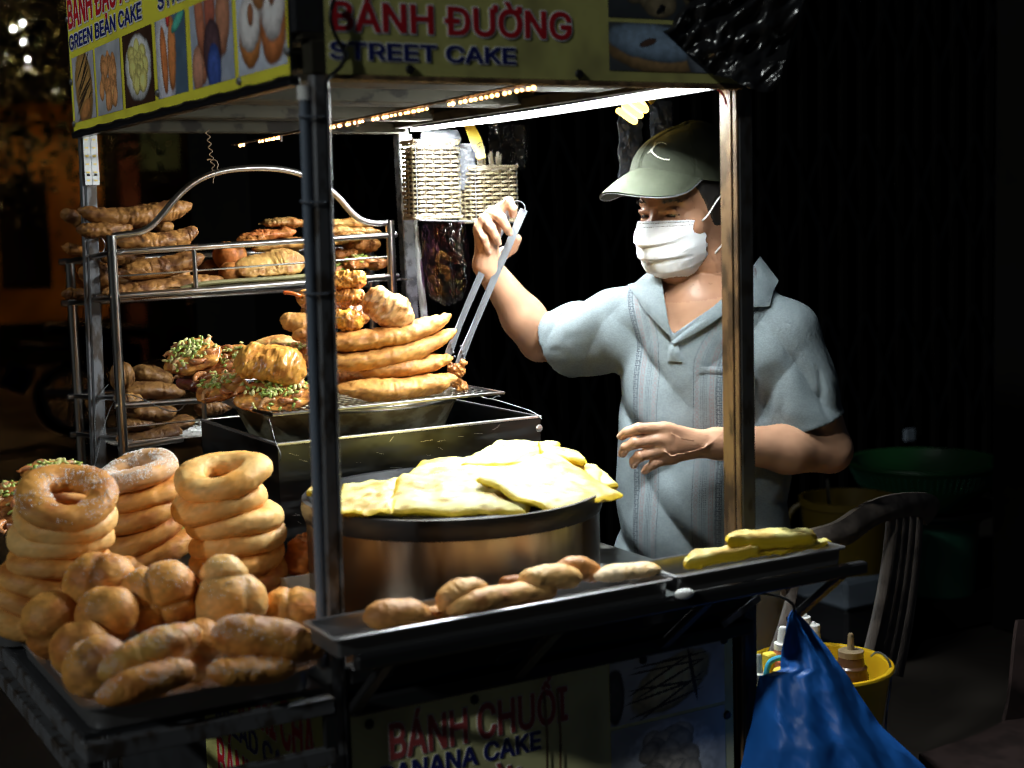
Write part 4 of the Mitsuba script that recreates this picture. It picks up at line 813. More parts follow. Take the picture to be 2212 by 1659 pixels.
def loaf(P, w, h, seed, a, b, amp=.0028, power=2.6, n=110, ns=40, up=None, split=0.0, blunt=(1, 1), wr=.62):
    """fried roll along P (3-D points): half width w, half height h, tapering ends"""
    P = smooth_path(P, n) if len(P) > 2 else np.linspace(P[0], P[1], n); t = np.linspace(-1, 1, n)
    pr = np.clip(1-np.where(t < 0, np.abs(t)**(power*blunt[0]), np.abs(t)**(power*blunt[1])), .0, 1)**.62+.03
    pr = pr*(1+.10*(nnoise(np.stack([t*3.1+seed, 0*t, 0*t], -1))-.5)*2)
    m = tube(P, w*pr, ns, rh=h*pr, up0=up if up is not None else EZ)
    m = bump(m, amp*1.2, 42, seed); m = wrinkle(m, amp*wr, P[-1]-P[0], seed); m = bump(m, amp*.62, 150, seed+11, 3)
    N = vnormals(m); C = tone(m, a, b, seed)
    if split:
        k = np.clip(1-np.abs(N[:, 2]-.45+.25*(nfbm(m.vertices*40, 2, seed+5)-.5))/.16, 0, 1)[:, None]; C = C*(1-.6*k*split)+.6*k*split*np.asarray(b)*.6
    return m, C
def blob(c, lobes, seed, a, b, amp=.003, R=None, crease=.004, sub=5, sc=40):
    """star shaped blob: lobes = (offset, radius) in a local frame (image right, away, up)"""
    m = trimesh.creation.icosphere(sub, 1.0); d = m.vertices; rr = []
    for o, r in lobes:
        o = np.array(o, float); bq = d@o; disc = np.maximum(bq*bq-(o@o-r*r), 0); rr.append(np.where(bq*bq-(o@o-r*r) > 0, bq+np.sqrt(disc), 0))
    rr = np.array(rr); k = 150.0; r = np.log(np.exp(np.minimum(rr*k, 80)).sum(0))/k-.002*(len(lobes) > 1)
    srt = np.sort(rr, 0); gap = srt[-1]-(srt[-2] if len(rr) > 1 else 0); r = r-crease*np.exp(-(gap/.004)**2)
    m.vertices = d*r[:, None]; m = bump(m, amp*1.3, sc, seed); m = bump(m, amp*.5, 120, seed+3, 3); m = bump(m, amp*.22, 330, seed+5, 2)
    m.apply_transform(np.block([[basis(VRh, VFh, EZ) if R is None else R, np.array(c, float)[:, None]], [np.zeros((1, 3)), np.ones((1, 1))]]))
    C = tone(m, a, b, seed, 27, .42, .62, .3); cr = np.exp(-(gap/.004)**2)[:, None]; return m, C*(1-.35*cr)
def sugar(m, n, seed, parent, size=.0011, top=.1, name='sugar_grains', reg=None):
    r = np.random.default_rng(seed); N = vnormals(m); ok = np.where((N[:, 2] > top) & (nfbm(m.vertices*35, 2, seed) > .42))[0]
    if len(ok) == 0: return
    f = m.faces[np.isin(m.faces, ok).all(1)]; f = f[r.integers(0, len(f), n)]; w = r.dirichlet((1, 1, 1), n)
    p = (m.vertices[f]*w[:, :, None]).sum(1)+N[f[:, 0]]*size*.3; b = trimesh.creation.icosphere(0, size)
    V = (b.vertices[None]*r.uniform(.6, 1.3, (n, 1, 1))+p[:, None]).reshape(-1, 3); F = (b.faces[None]+(np.arange(n)*len(b.vertices))[:, None, None]).reshape(-1, 3)
    put(name, trimesh.Trimesh(V, F, process=False), 'sugar_white', parent, smooth=False, kind='stuff')
mat('sugar_white', (.82, .80, .78), .3, spec=.6)
def food(name, label, cat, mc, mname='dough', group=None):
    return put(name, mc[0], mname, smooth=True, color=mc[1], label=label, cat=cat, group=group)
def nrm(tx, ty): return unit(EZ+tx*VRh-ty*VFh)
def onto(n):
    x = unit(VRh-n*(VRh@n)); return basis(x, np.cross(n, x), n)

# ---- doughnuts
def doughnut(c, n, R, r, rh, seed, a, b, eq, sq=1.0):
    A, B = np.meshgrid(np.linspace(0, 2*np.pi, 112, endpoint=False), np.linspace(0, 2*np.pi, 48, endpoint=False), indexing='ij')
    ra = r*(1+.13*(nnoise(np.stack([np.cos(A)*1.3+seed, np.sin(A)*1.3, 0*A], -1))-.5)*2); cb, sb_ = np.cos(B), np.sin(B)
    cr = .0016*np.exp(-((np.sin(A*3+seed)+.3*np.sin(B*2+A*2))/.14)**2)*(cb > 0)
    x = (R*sq+(ra-cr)*cb)*np.cos(A); y = (R/sq+(ra-cr)*cb)*np.sin(A); z = rh*np.sign(sb_)*np.abs(sb_)**.85+.004*np.sin(A*2+seed)
    i = np.arange(112)[:, None]; j = np.arange(48)[None]; k = lambda i, j: (i % 112)*48+(j % 48)
    F = np.concatenate([np.stack([k(i, j), k(i+1, j), k(i+1, j+1)], -1).reshape(-1, 3), np.stack([k(i, j), k(i+1, j+1), k(i, j+1)], -1).reshape(-1, 3)])
    m = trimesh.Trimesh(np.stack([x, y, z], -1).reshape(-1, 3), F, process=False); m = bump(m, .0030, 26, seed); m = bump(m, .0012, 95, seed+2, 3); m = bump(m, .0006, 300, seed+4, 2)
    C = tone(m, a, b, seed, 34, fine=.22); e = np.clip(1-np.abs(np.abs(sb_.reshape(-1))-.1)/.42, 0, 1)[:, None]**1.3*(cb.reshape(-1) > 0)[:, None]*eq; C = C*(1-e)+PALE*e*1.03
    return xf(m, onto(n), c), np.clip(C, .01, .9)
R0, r0, h0 = .0555, .0265, .0195
S1 = [(145, 1072, 2.335, .26, .42, 0, 'sugared doughnut with a big hole on top of the left doughnut stack'), (142, 1118, 2.35, .16, .18, 1, 'second doughnut from the top of the left stack'), (132, 1158, 2.355, .10, .10, 1, 'third doughnut from the top of the left stack'),
      (128, 1204, 2.36, .12, .08, 0, 'wide fourth doughnut of the left stack, darker above'), (112, 1246, 2.36, .22, .10, 0, 'fifth doughnut of the left stack, tilted down to the right'), (80, 1282, 2.36, .28, .1, 0, 'sixth doughnut of the left stack, partly behind the buns'), (52, 1318, 2.35, .3, .1, 1, 'lowest doughnut of the left stack at the edge of the tray')]
S2 = [(288, 1022, 2.64, -.24, .17, 2, 'heavily sugared white doughnut on top of the middle stack'), (306, 1066, 2.65, -.25, .1, 0, 'second doughnut of the middle stack, under the sugared one'), (303, 1104, 2.65, -.30, .1, 3, 'third doughnut of the middle stack, reddish and tilted'), (306, 1152, 2.65, -.32, .1, 3, 'fourth doughnut of the middle stack, tilted up to the right'), (330, 1190, 2.65, -.22, .1, 3, 'lowest dark doughnut of the middle stack')]
S3 = [(482, 1026, 2.50, -.10, .27, 1, 'pale doughnut on top of the right doughnut stack beside the steel box'), (476, 1083, 2.51, -.12, .08, 1, 'second doughnut of the right stack, pushed out to the left'), (508, 1120, 2.515, -.06, .08, 1, 'third pale doughnut of the right stack'), (514, 1163, 2.52, -.14, .08, 1, 'fourth doughnut of the right stack'), (510, 1205, 2.52, -.12, .08, 0, 'fifth doughnut of the right stack, browner than those above'), (520, 1248, 2.525, -.12, .08, 3, 'sixth reddish doughnut of the right stack'), (524, 1282, 2.53, -.05, .05, 1, 'lowest pale doughnut of the right stack at the tray rim')]
for si, S in enumerate((S1, S2, S3)):
    for k, (u, v, d, tx, ty, kind, lab) in enumerate(S):
        a, b, eq = ((GOLDEN*1.05, BROWN*1.25, .45), (PALE, GOLDEN*1.15, .35), (PINK*.95, GOLDEN, .2), (GOLDEN*.85, RED_BROWN, .25))[kind]
        if si == 0 and k == 0: a, b = GOLDEN*.95, BROWN*1.2
        mc = doughnut(at(u, v, d), nrm(tx, ty), R0*(1.03 if k else 1), r0, h0*(1.06 if k else 1), 10*si+k+1, a, b, eq, 1+.03*((k*7+si) % 3-1))
        dk = food('doughnut', lab, 'doughnut', mc, group=('doughnuts of the left stack', 'doughnuts of the middle stack', 'doughnuts of the right stack')[si])
        if k == 0 and si < 2: sugar(mc[0], (700, 2600)[si], si+5, dk, top=-.1, size=.00105)

# ---- buns and rolls on the left wing tray
def bun(u, v, d, lobes, seed, lab, a=GOLDEN*1.02, b=BROWN*1.35, s=1.0, grains=0, amp=.0018):
    mc = blob(at(u, v, d), [(np.array(o)*s, r*s) for o, r in lobes], seed, a, b, amp, sc=36); k = food('bun', lab, 'bun', mc, group='buns piled on the left tray')
    if grains: sugar(mc[0], grains, seed, k, .0009, .25)
bun(213, 1262, 2.24, [((-.006, 0, 0), .049), ((.016, -.004, .004), .044)], 31, 'round bun resting left of the large lobed bun', grains=90)
bun(345, 1288, 2.22, [((-.022, -.003, .004), .041), ((.014, .0, .014), .042), ((.020, .0, -.016), .038), ((-.014, -.008, -.020), .038)], 32, 'large lobed bun with deep creases in the middle of the pile', a=GOLDEN*1.05, grains=240)
bun(488, 1285, 2.24, [((0, -.006, -.012), .051), ((-.004, .008, .026), .036), ((.022, 0, -.012), .042)], 33, 'two lobed bun with a raised back in front of the right doughnut stack', a=PALE*.95, b=GOLDEN, grains=120)
bun(228, 1332, 2.17, [((0, 0, 0), .045), ((.012, -.006, .006), .040)], 34, 'small round bun below the round bun', grains=70)
bun(112, 1348, 2.20, [((0, 0, .006), .045), ((.002, 0, -.012), .042)], 35, 'shaded oval bun leaning at the left edge of the tray', a=GOLDEN*.9)
bun(168, 1402, 2.12, [((0, 0, 0), .041), ((.010, 0, .005), .037)], 36, 'shaded small bun low at the left of the pile', a=GOLDEN*.9)
bun(205, 1440, 2.06, [((-.004, 0, -.004), .043), ((.010, -.003, .008), .038)], 37, 'bun with dark sugar on top beside the long sugared roll', a=GOLDEN*.9, b=np.array([.28, .11, .04]), grains=150)
bun(628, 1326, 2.28, [((-.010, 0, 0), .041), ((.014, 0, .002), .040)], 38, 'smooth bun just left of the front post', a=GOLDEN*1.1, b=BROWN*1.6)
bun(272, 1232, 2.36, [((0, 0, 0), .024), ((.010, 0, -.006), .022)], 39, 'small bun peeking out behind the lobed bun')
bun(415, 1400, 2.16, [((0, 0, -.01), .044), ((.014, 0, .006), .038)], 40, 'bun hidden between the two long sugared rolls', a=GOLDEN*.85)
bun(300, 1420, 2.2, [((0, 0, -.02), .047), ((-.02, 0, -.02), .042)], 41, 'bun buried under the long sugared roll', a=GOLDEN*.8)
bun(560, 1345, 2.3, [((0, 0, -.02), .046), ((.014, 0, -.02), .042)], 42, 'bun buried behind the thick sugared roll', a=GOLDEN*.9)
def roll(P, w, h, seed, lab, a=GOLDEN*1.02, b=BROWN*1.4, grains=330, amp=.002):
    mc = loaf(P, w, h, seed, a, b, amp, 3.2); k = food('sugared_roll', lab, 'sugared roll', mc, group='sugared rolls on the left tray'); sugar(mc[0], grains, seed, k, .0010, .15)
roll([at(212, 1462, 1.99), at(320, 1412, 2.03), at(432, 1362, 2.10)], .0265, .0265, 51, 'long yellowish sugared roll lying on top, rising to the right', a=np.array([.48, .27, .06]))
roll([at(205, 1512, 1.96), at(310, 1475, 1.99), at(424, 1440, 2.05)], .023, .022, 52, 'long brown sugared roll lowest at the front rim of the tray', a=GOLDEN*.9)
roll([at(452, 1368, 2.09), at(565, 1380, 2.10), at(705, 1400, 2.14)], .034, .030, 53, 'thick brown sugared roll reaching behind the front post', a=GOLDEN*.95, b=BROWN*1.1, grains=480)
roll([at(448, 1452, 2.02), at(520, 1450, 2.05), at(640, 1440, 2.10)], .023, .02, 54, 'short sugared roll at the front rim beside the front post', a=GOLDEN*.95)
r11 = np.random.default_rng(77)
crumb = []
for k in range(60):
    x = r11.uniform(-.35, -.04); crumb.append(xf(trimesh.creation.icosphere(0, r11.uniform(.0012, .0028)), t=(x, -.03+r11.uniform(-.004, .004), .9125)))
put('crumbs', cat(crumb), 'sugar_white', kind='stuff', smooth=False, label='pale crumbs and sugar scattered along the front rim of the left tray')

# ---- paper boat with a cut meat roll
pb = thing('paper_boat', 'white paper boat tray beside the right doughnut stack', 'paper tray')
pc = at(650, 1268, 2.56)
mat('paper_white', (.74, .73, .70), .6)
rr_o, rr_i = rrect(.075, .06, .012), rrect(.125, .10, .02); n32 = np.zeros(32)
V = np.stack([np.c_[rr_o+pc[:2], n32+pc[2]-.02], np.c_[rr_o*.5+rr_i*.5+pc[:2], n32+pc[2]+.004], np.c_[rr_i+pc[:2], n32+pc[2]+.034]], 0)
V = np.concatenate([V, V[:, :1]], 1)
put('side', solidify(grid_mesh(V, flip=True), .0012), 'paper_white', pb); put('bottom', box((pc[0]-.038, pc[1]-.03, pc[2]-.0205), (pc[0]+.038, pc[1]+.03, pc[2]-.0195)), 'paper_white', pb, smooth=False)
mc = loaf([at(642, 1245, 2.55), at(650, 1215, 2.55), at(660, 1165, 2.56)], .031, .03, 60, np.array([.52, .17, .03]), RED_BROWN, .0016, 5.0, blunt=(1, 1.4)); food('meat_roll', 'glossy orange brown cut roll standing in the white paper boat', 'meat roll', mc, 'oily_crust')
mc = blob(at(662, 1172, 2.545), [((0, 0, 0), .016), ((.012, 0, .004), .013), ((-.012, 0, .002), .012)], 61, np.array([.55, .3, .2]), BROWN, .004, sc=120); food('meat_filling', 'pinkish minced filling showing at the cut end of the roll', 'filling', mc)
mc = blob(at(668, 1250, 2.54), [((0, 0, 0), .02), ((.016, 0, 0), .018)], 62, GOLDEN, BROWN, .002); food('fried_ball', 'small golden fried ball in the white paper boat', 'fried ball', mc)

# ---- shrimp fritters
mat('shrimp_shell', VC, .3, spec=.55)
def fritter(c, n, rx, ry, th, seed, lab, shrimps=5, beans=60, a=GOLDEN*.95, b=np.array([.30, .10, .028]), glossy=True):
    r = np.random.default_rng(seed); k = thing('shrimp_fritter', lab, 'fritter', 'shrimp fritters on the cart'); R = onto(n)
    m = trimesh.creation.icosphere(4, 1.0); an = np.arctan2(m.vertices[:, 1], m.vertices[:, 0])
    rad = 1+.16*(nnoise(np.stack([np.cos(an)*1.8+seed, np.sin(an)*1.8, 0*an], -1))-.5)*2
    m.vertices = m.vertices*np.stack([rx*rad, ry*rad, np.full(len(an), th)], -1); m = bump(m, .006, 55, seed); m = bump(m, .002, 170, seed+1, 3); m = xf(m, R, c)
    put('patty', m, 'oily_crust' if glossy else 'dough', k, smooth=True, color=tone(m, a, b, seed, 60, .35, .62, .4))
    for s in range(shrimps):
        a0 = s/shrimps*6.28+r.uniform(-.3, .3); rr_ = r.uniform(.5, .95); o = np.array([math.cos(a0)*rx*rr_, math.sin(a0)*ry*rr_-ry*.1, th*(.55+.3*(1-rr_))])
        t = np.linspace(0, 1, 16); cu = r.uniform(1.6, 2.8); hd = a0+r.uniform(-.9, .9); L = r.uniform(.034, .046)
        ph = hd+cu*(t-.5); st = np.stack([np.cos(ph), np.sin(ph), .25*np.cos(t*3.1)], -1); P = np.cumsum(st, 0)/16*L; P = P-P.mean(0)+o
        rd = .0066*np.interp(t, [0, .12, .5, .85, .93, 1], [.35, .9, 1, .55, .5, .95])*(1+.10*np.cos(t*44)); hh = rd*np.interp(t, [0, .85, 1], [1, 1, .35])
        sm = xf(tube(P, rd, 10, rh=hh), R, c); cc_ = np.array([[.52, .19, .06], [.58, .30, .13], [.42, .14, .05]])[s % 3]
        put('shrimp', sm, 'shrimp_shell', k, smooth=True, color=tone(sm, cc_, cc_*.5+np.array([.2, .12, .06]), seed+s, 90))
    if beans:
        b_ = []; bc2 = []; e = trimesh.creation.icosphere(1, 1.0)
        for s in range(beans):
            x, y = r.normal(size=2)*.42; x, y = np.clip([x, y], -.9, .9)
            z = th*math.sqrt(max(.05, 1-x*x-y*y))+.0015; q = rot([0, 0, 1], r.uniform(0, 360))@rot([0, 1, 0], r.uniform(-35, 35))
            g = e.copy(); g.vertices = (g.vertices*np.array([.0066, .0033, .0028])*r.uniform(.7, 1.15))@q.T+np.array([x*rx, y*ry, z+r.uniform(0, .003)]); b_.append(g)
            col = np.array([[.30, .37, .07], [.44, .46, .14], [.20, .27, .05], [.54, .50, .20]])[r.integers(0, 4)]; bc2.append(np.tile(col, (len(g.vertices), 1)))
        put('green_beans', xf(cat(b_), R, c), 'shrimp_shell', k, smooth=True, color=np.vstack(bc2), kind='stuff')
    return k
fritter(at(415, 768, 2.93), nrm(-.25, .75), .058, .05, .017, 71, 'green bean topped shrimp fritter standing highest at the left of the grill', 6, 95)
fritter(at(520, 775, 2.96), nrm(.1, .6), .06, .045, .016, 72, 'shrimp fritter behind the glazed piece, sprinkled with green beans', 6, 50)
fritter(at(592, 855, 2.80), nrm(.05, .75), .074, .05, .017, 73, 'wide shrimp fritter lying in front on the grill under thick green beans', 6, 110, a=GOLDEN*1.15)
fritter(at(478, 838, 2.84), nrm(-.2, .6), .05, .04, .015, 74, 'small shrimp fritter low at the left front of the grill', 6, 36)
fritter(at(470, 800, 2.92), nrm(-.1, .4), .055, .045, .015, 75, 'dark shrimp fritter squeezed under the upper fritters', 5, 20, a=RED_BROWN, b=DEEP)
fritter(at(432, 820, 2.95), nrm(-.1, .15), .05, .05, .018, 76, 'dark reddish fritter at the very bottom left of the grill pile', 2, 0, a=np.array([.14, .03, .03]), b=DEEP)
fritter(at(640, 770, 2.98), nrm(.2, .5), .05, .04, .018, 77, 'dark shrimp fritter just left of the front post on the grill', 5, 16, a=BROWN)
mc = loaf([at(512, 778, 2.83), at(585, 786, 2.82), at(662, 800, 2.84)], .045, .032, 78, np.array([.55, .27, .05]), BROWN*1.2, .0065, 4.0, up=unit(EZ-VFh*.5), wr=.15); food('glazed_wing', 'glossy glazed golden fried piece among the shrimp fritters', 'fried wing', mc, 'oily_crust')
mc = loaf([at(545, 748, 3.1), at(600, 738, 3.12), at(650, 742, 3.12)], .03, .012, 79, np.array([.35, .22, .06]), BROWN, .002); food('fried_bread', 'flat pale fried bread lying behind the shrimp fritters', 'fried bread', mc)
# fritters behind the left doughnut stack
fritter(at(118, 1022, 2.78), nrm(.05, .2), .058, .05, .016, 81, 'green topped shrimp fritter peeking over the left doughnut stack', 6, 70)
fritter(at(28, 1075, 2.66), nrm(.05, .35), .06, .05, .018, 82, 'shrimp fritter at the left picture edge beside the doughnuts', 6, 34, a=BROWN)
fritter(at(25, 1120, 2.62), nrm(.0, .4), .055, .05, .02, 83, 'dark shrimp fritter low at the left picture edge', 4, 8, a=BROWN*.8, b=DEEP)
fritter(at(395, 1070, 2.72), nrm(.1, .5), .05, .045, .018, 84, 'shrimp fritter showing between the middle and right doughnut stacks', 6, 30)
fritter(at(400, 1150, 2.70), nrm(.1, .6), .05, .05, .018, 85, 'lower shrimp fritter between the middle and right doughnut stacks', 6, 36)

# ---- banana fritters and wings at the right of the grill
def banana(P, w, h, seed, lab, a=np.array([.56, .27, .068]), b=np.array([.34, .13, .03]), up=None):
    mc = loaf(P, w, h, seed, a, b, .0034, 2.2, up=up, split=.95, wr=.45); food('banana_fritter', lab, 'banana fritter', mc, 'dough', 'banana fritters on the grill')
banana([at(655, 732, 2.86), at(760, 738, 2.87), at(880, 718, 2.91), at(975, 678, 2.97)], .042, .0215, 91, 'topmost long banana fritter of the stack, tip rising to the right')
banana([at(640, 775, 2.85), at(760, 780, 2.87), at(880, 758, 2.91), at(984, 712, 2.98)], .042, .0235, 92, 'second long banana fritter of the stack')
banana([at(742, 797, 2.88), at(860, 795, 2.90), at(978, 772, 2.96)], .040, .0215, 93, 'third banana fritter of the stack beside the tong tips')
banana([at(722, 840, 2.84), at(850, 840, 2.87), at(988, 814, 2.95)], .044, .0235, 94, 'lowest banana fritter lying on the front of the grill net')
banana([at(605, 690, 2.9), at(650, 700, 2.9), at(700, 712, 2.92)], .035, .022, 95, 'end of a banana fritter poking out left of the front post')
banana([at(632, 728, 2.88), at(665, 722, 2.88), at(700, 726, 2.9)], .03, .018, 96, 'smaller banana fritter end just left of the front post', a=np.array([.5, .22, .05]))
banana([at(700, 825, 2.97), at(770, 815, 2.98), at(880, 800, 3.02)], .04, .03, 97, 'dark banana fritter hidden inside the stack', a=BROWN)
OR1, OR2 = np.array([.60, .27, .06]), np.array([.38, .13, .03])
def wing(P, w, h, seed, lab, a=OR1, b=OR2):
    mc = loaf([at(*p) for p in P], w, h, seed, a, b, .0068, 3.4, wr=.15); food('fried_wing', lab, 'fried wing', mc, 'oily_crust', 'glossy fried wings on top of the banana fritters')
wing([(792, 642, 2.91), (822, 658, 2.90), (856, 680, 2.90), (884, 700, 2.91)], .036, .036, 101, 'largest glossy fried wing on top of the banana fritters', a=np.array([.62, .33, .13]))
wing([(712, 684, 2.87), (745, 690, 2.87), (785, 694, 2.88)], .026, .022, 102, 'orange glossy fried wing right of the front post', a=np.array([.62, .29, .04]))
wing([(722, 644, 2.92), (755, 640, 2.92), (792, 646, 2.92)], .02, .017, 103, 'thin fried wing between the log and the largest wing')
wing([(706, 610, 2.92), (750, 606, 2.92), (792, 604, 2.92)], .024, .020, 104, 'log shaped fried piece at the very top of the grill heap', a=np.array([.60, .27, .05]))
wing([(640, 650, 2.95), (670, 645, 2.95), (705, 640, 2.95)], .022, .02, 105, 'fried wing with a shrimp tail left of the front post')
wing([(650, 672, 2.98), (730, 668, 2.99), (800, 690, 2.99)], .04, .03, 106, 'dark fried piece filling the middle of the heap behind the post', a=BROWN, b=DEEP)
st_ = tube(smooth_path([at(648, 640, 2.93), at(632, 634, 2.92), at(614, 632, 2.92)], 10), np.interp(np.linspace(0, 1, 10), [0, .6, .75, 1], [.007, .005, .004, .008]), 8, rh=.004)
put('shrimp_tail', st_, 'shrimp_shell', smooth=True, color=tone(st_, (.6, .17, .03), (.5, .1, .02), 3), label='orange shrimp tail sticking out left of the front post', cat='shrimp')
food('caramel_piece', 'sticky caramel coloured piece held in the tong tips', 'fried piece', blob(at(990, 812, 2.985), [((0, 0, .012), .016), ((-.008, 0, -.01), .016), ((.004, 0, -.022), .013), ((.008, 0, .024), .009), ((-.014, 0, .016), .010)], 107, np.array([.48, .2, .05]), np.array([.2, .07, .02]), .006, sc=75), 'oily_crust')

# ---- breads on the wire rack
def stick(P, w, h, seed, lab, y=1.24, a=np.array([.25, .112, .028]), b=np.array([.10, .036, .011]), name='fried_stick', cat='fried stick', group='fried sticks on the wire rack', power=3.0):
    mc = loaf([on(1, y, *p) for p in P], w, h, seed, np.minimum(a, (.30, .135, .034)), b, .0034, power, up=EZ); food(name, lab, cat, mc, group=group)
stick([(168, 452), (250, 470), (340, 462), (416, 440)], .035, .0235, 111, 'topmost long fried stick at the left end of the upper rack', 1.26)
stick([(270, 455), (330, 447), (385, 444)], .02, .009, 121, 'thin flat fried stick lying over the topmost one', 1.33, a=np.array([.28, .13, .03]))
stick([(130, 452), (155, 468), (200, 486)], .022, .016, 112, 'fried stick end poking out left behind the grey post at the top', 1.33)
stick([(165, 495), (225, 497), (287, 489)], .03, .018, 113, 'short fried stick second from the top of the left pile', 1.25)
stick([(250, 522), (330, 525), (395, 512), (424, 492)], .034, .0215, 114, 'curved pale fried stick behind the arched rail end', 1.22, a=np.array([.42, .23, .06]))
stick([(330, 488), (375, 490)], .025, .016, 122, 'small fried stick piece inside the curve of the arched rail', 1.30)
stick([(335, 537), (380, 528), (412, 524)], .02, .014, 123, 'short fried stick tucked under the curved one', 1.28, a=RED_BROWN)
stick([(132, 532), (160, 540), (220, 548)], .02, .015, 115, 'dark fried stick end left of the grey post at middle height', 1.33, a=BROWN)
stick([(215, 556), (270, 556), (315, 552)], .025, .020, 116, 'stubby fried stick just under the top rail', 1.25)
stick([(245, 592), (320, 582), (390, 568), (442, 552)], .036, .023, 117, 'thick golden fried stick just below the top rail', 1.21, a=np.array([.42, .20, .045]))
stick([(258, 606), (300, 605), (344, 597)], .025, .014, 124, 'short dark fried stick above the lowest long one', 1.26)
stick([(345, 600), (380, 595), (408, 586)], .028, .018, 125, 'small golden stick end left of the first spacer', 1.25, a=np.array([.46, .2, .04]))
stick([(218, 632), (300, 627), (400, 614), (482, 601)], .034, .0195, 118, 'lowest long fried stick of the upper rack resting on the shelf', 1.20, a=np.array([.40, .17, .04]))
stick([(132, 632), (160, 634), (210, 640)], .02, .014, 119, 'fried stick end left of the grey post near the lower rail', 1.33)
stick([(170, 585), (230, 600), (300, 620)], .04, .03, 120, 'fried stick deep inside the left pile', 1.36, a=BROWN)
def rbun(u, v, y, w, h, seed, lab, a=RED_BROWN, b=BROWN):
    mc = blob(on(1, y, u, v), [((-w*.25, 0, 0), h), ((w*.25, 0, 0), h*.95), ((0, -.01, 0), h)], seed, a*1.1, b, .0015); food('rack_bun', lab, 'fried bun', mc, group='reddish fried buns on the wire rack')
rbun(497, 551, 1.27, .04, .030, 131, 'larger reddish round bun on the upper rack beside the sticks', np.array([.42, .13, .03]))
rbun(502, 589, 1.22, .03, .024, 132, 'smaller reddish round bun under the larger one', np.array([.44, .13, .03]))
rbun(455, 590, 1.32, .04, .03, 133, 'shadowed round bun behind the first rack spacer', BROWN, DEEP)
def flat(P, w, h, seed, lab, y, a, b=BROWN, up=None):
    mc = loaf([on(1, y, *p) for p in P], w, h, seed, np.array(a)*.72, np.array(b)*.8, .004, 3.4, up=up); food('flat_bread', lab, 'fried bread', mc, group='flat fried breads on the wire rack')
flat([(505, 586), (580, 570), (665, 563)], .036, .015, 141, 'large flat golden bread leaning forward behind the rack rails', 1.19, np.array([.56, .32, .09]), np.array([.32, .13, .03]), up=unit(-VFh+.75*EZ))
flat([(545, 540), (610, 528), (690, 527)], .035, .014, 142, 'flat golden bread showing just above the top rail', 1.27, np.array([.5, .26, .06]))
flat([(518, 512), (575, 508), (640, 500)], .03, .013, 143, 'reddish flat bread in the middle of the upper rack pile', 1.27, RED_BROWN*1.2)
flat([(515, 522), (545, 517), (570, 513)], .028, .010, 151, 'dark short bread under the reddish flat bread', 1.24, BROWN)
flat([(560, 484), (610, 481), (668, 485)], .03, .012, 144, 'topmost dark flat bread beside the front post on the upper rack', 1.29, np.array([.28, .15, .04]))
flat([(700, 486), (760, 483), (806, 488)], .035, .012, 145, 'topmost pale flat bread right of the front post on the upper rack', 1.27, np.array([.46, .28, .08]))
flat([(690, 504), (760, 499), (822, 505)], .036, .012, 146, 'second flat bread right of the front post', 1.26, np.array([.44, .24, .07]))
flat([(690, 528), (740, 515), (790, 510)], .036, .012, 147, 'pale flat bread crossing the top rail right of the front post', 1.22, np.array([.56, .33, .1]))
flat([(740, 528), (780, 528), (822, 524)], .03, .02, 148, 'thick dark bread at the right end of the upper rack', 1.26, np.array([.36, .16, .04]))
flat([(712, 548), (750, 548), (772, 540)], .02, .012, 149, 'small dark bread under the pale flat bread', 1.25, BROWN)
flat([(700, 588), (740, 592), (790, 590)], .03, .01, 150, 'low fried piece at the right end of the rack shelf', 1.25, np.array([.40, .2, .04]))
fritter(on(1, 1.22, 772, 567), nrm(0, .5), .035, .024, .012, 161, 'dark shrimp fritter on the rack near the bright post', 3, 14, a=BROWN, b=DEEP)
fritter(on(1, 1.24, 812, 570), nrm(0, .4), .026, .022, .014, 162, 'small golden fritter rightmost on the upper rack', 2, 6, a=np.array([.46, .2, .04]))
fritter(on(1, 1.25, 745, 582), nrm(0, .3), .03, .024, .012, 163, 'shrimp fritter with green beans behind the second rack spacer', 3, 24)
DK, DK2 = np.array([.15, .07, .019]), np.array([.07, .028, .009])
def low(P, w, h, seed, lab, y, a=DK, b=DK2, pw=3.4):
    mc = loaf([on(1, y, *p) for p in P], w, h, seed, a, b, .003, pw); food('dark_bread', lab, 'fried bread', mc, group='dark breads on the lower rack')
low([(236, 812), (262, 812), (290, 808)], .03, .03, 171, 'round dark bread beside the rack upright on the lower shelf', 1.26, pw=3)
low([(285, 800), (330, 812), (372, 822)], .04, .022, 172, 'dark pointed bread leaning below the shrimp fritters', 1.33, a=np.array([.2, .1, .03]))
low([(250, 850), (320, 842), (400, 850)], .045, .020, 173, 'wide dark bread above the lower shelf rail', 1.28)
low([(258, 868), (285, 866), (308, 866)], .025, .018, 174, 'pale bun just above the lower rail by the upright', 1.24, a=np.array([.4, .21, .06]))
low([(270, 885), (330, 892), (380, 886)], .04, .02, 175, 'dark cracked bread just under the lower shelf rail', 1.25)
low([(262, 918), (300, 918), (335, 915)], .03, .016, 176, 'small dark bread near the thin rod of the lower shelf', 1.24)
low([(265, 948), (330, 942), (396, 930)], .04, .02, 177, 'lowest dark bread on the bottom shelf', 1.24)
low([(330, 930), (380, 918), (420, 905)], .035, .016, 178, 'dark bread beside the stove box corner', 1.3)
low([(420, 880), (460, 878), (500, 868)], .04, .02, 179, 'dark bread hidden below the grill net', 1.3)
low([(188, 860), (215, 872), (250, 880)], .03, .02, 180, 'bread end showing left behind the grey post', 1.36)

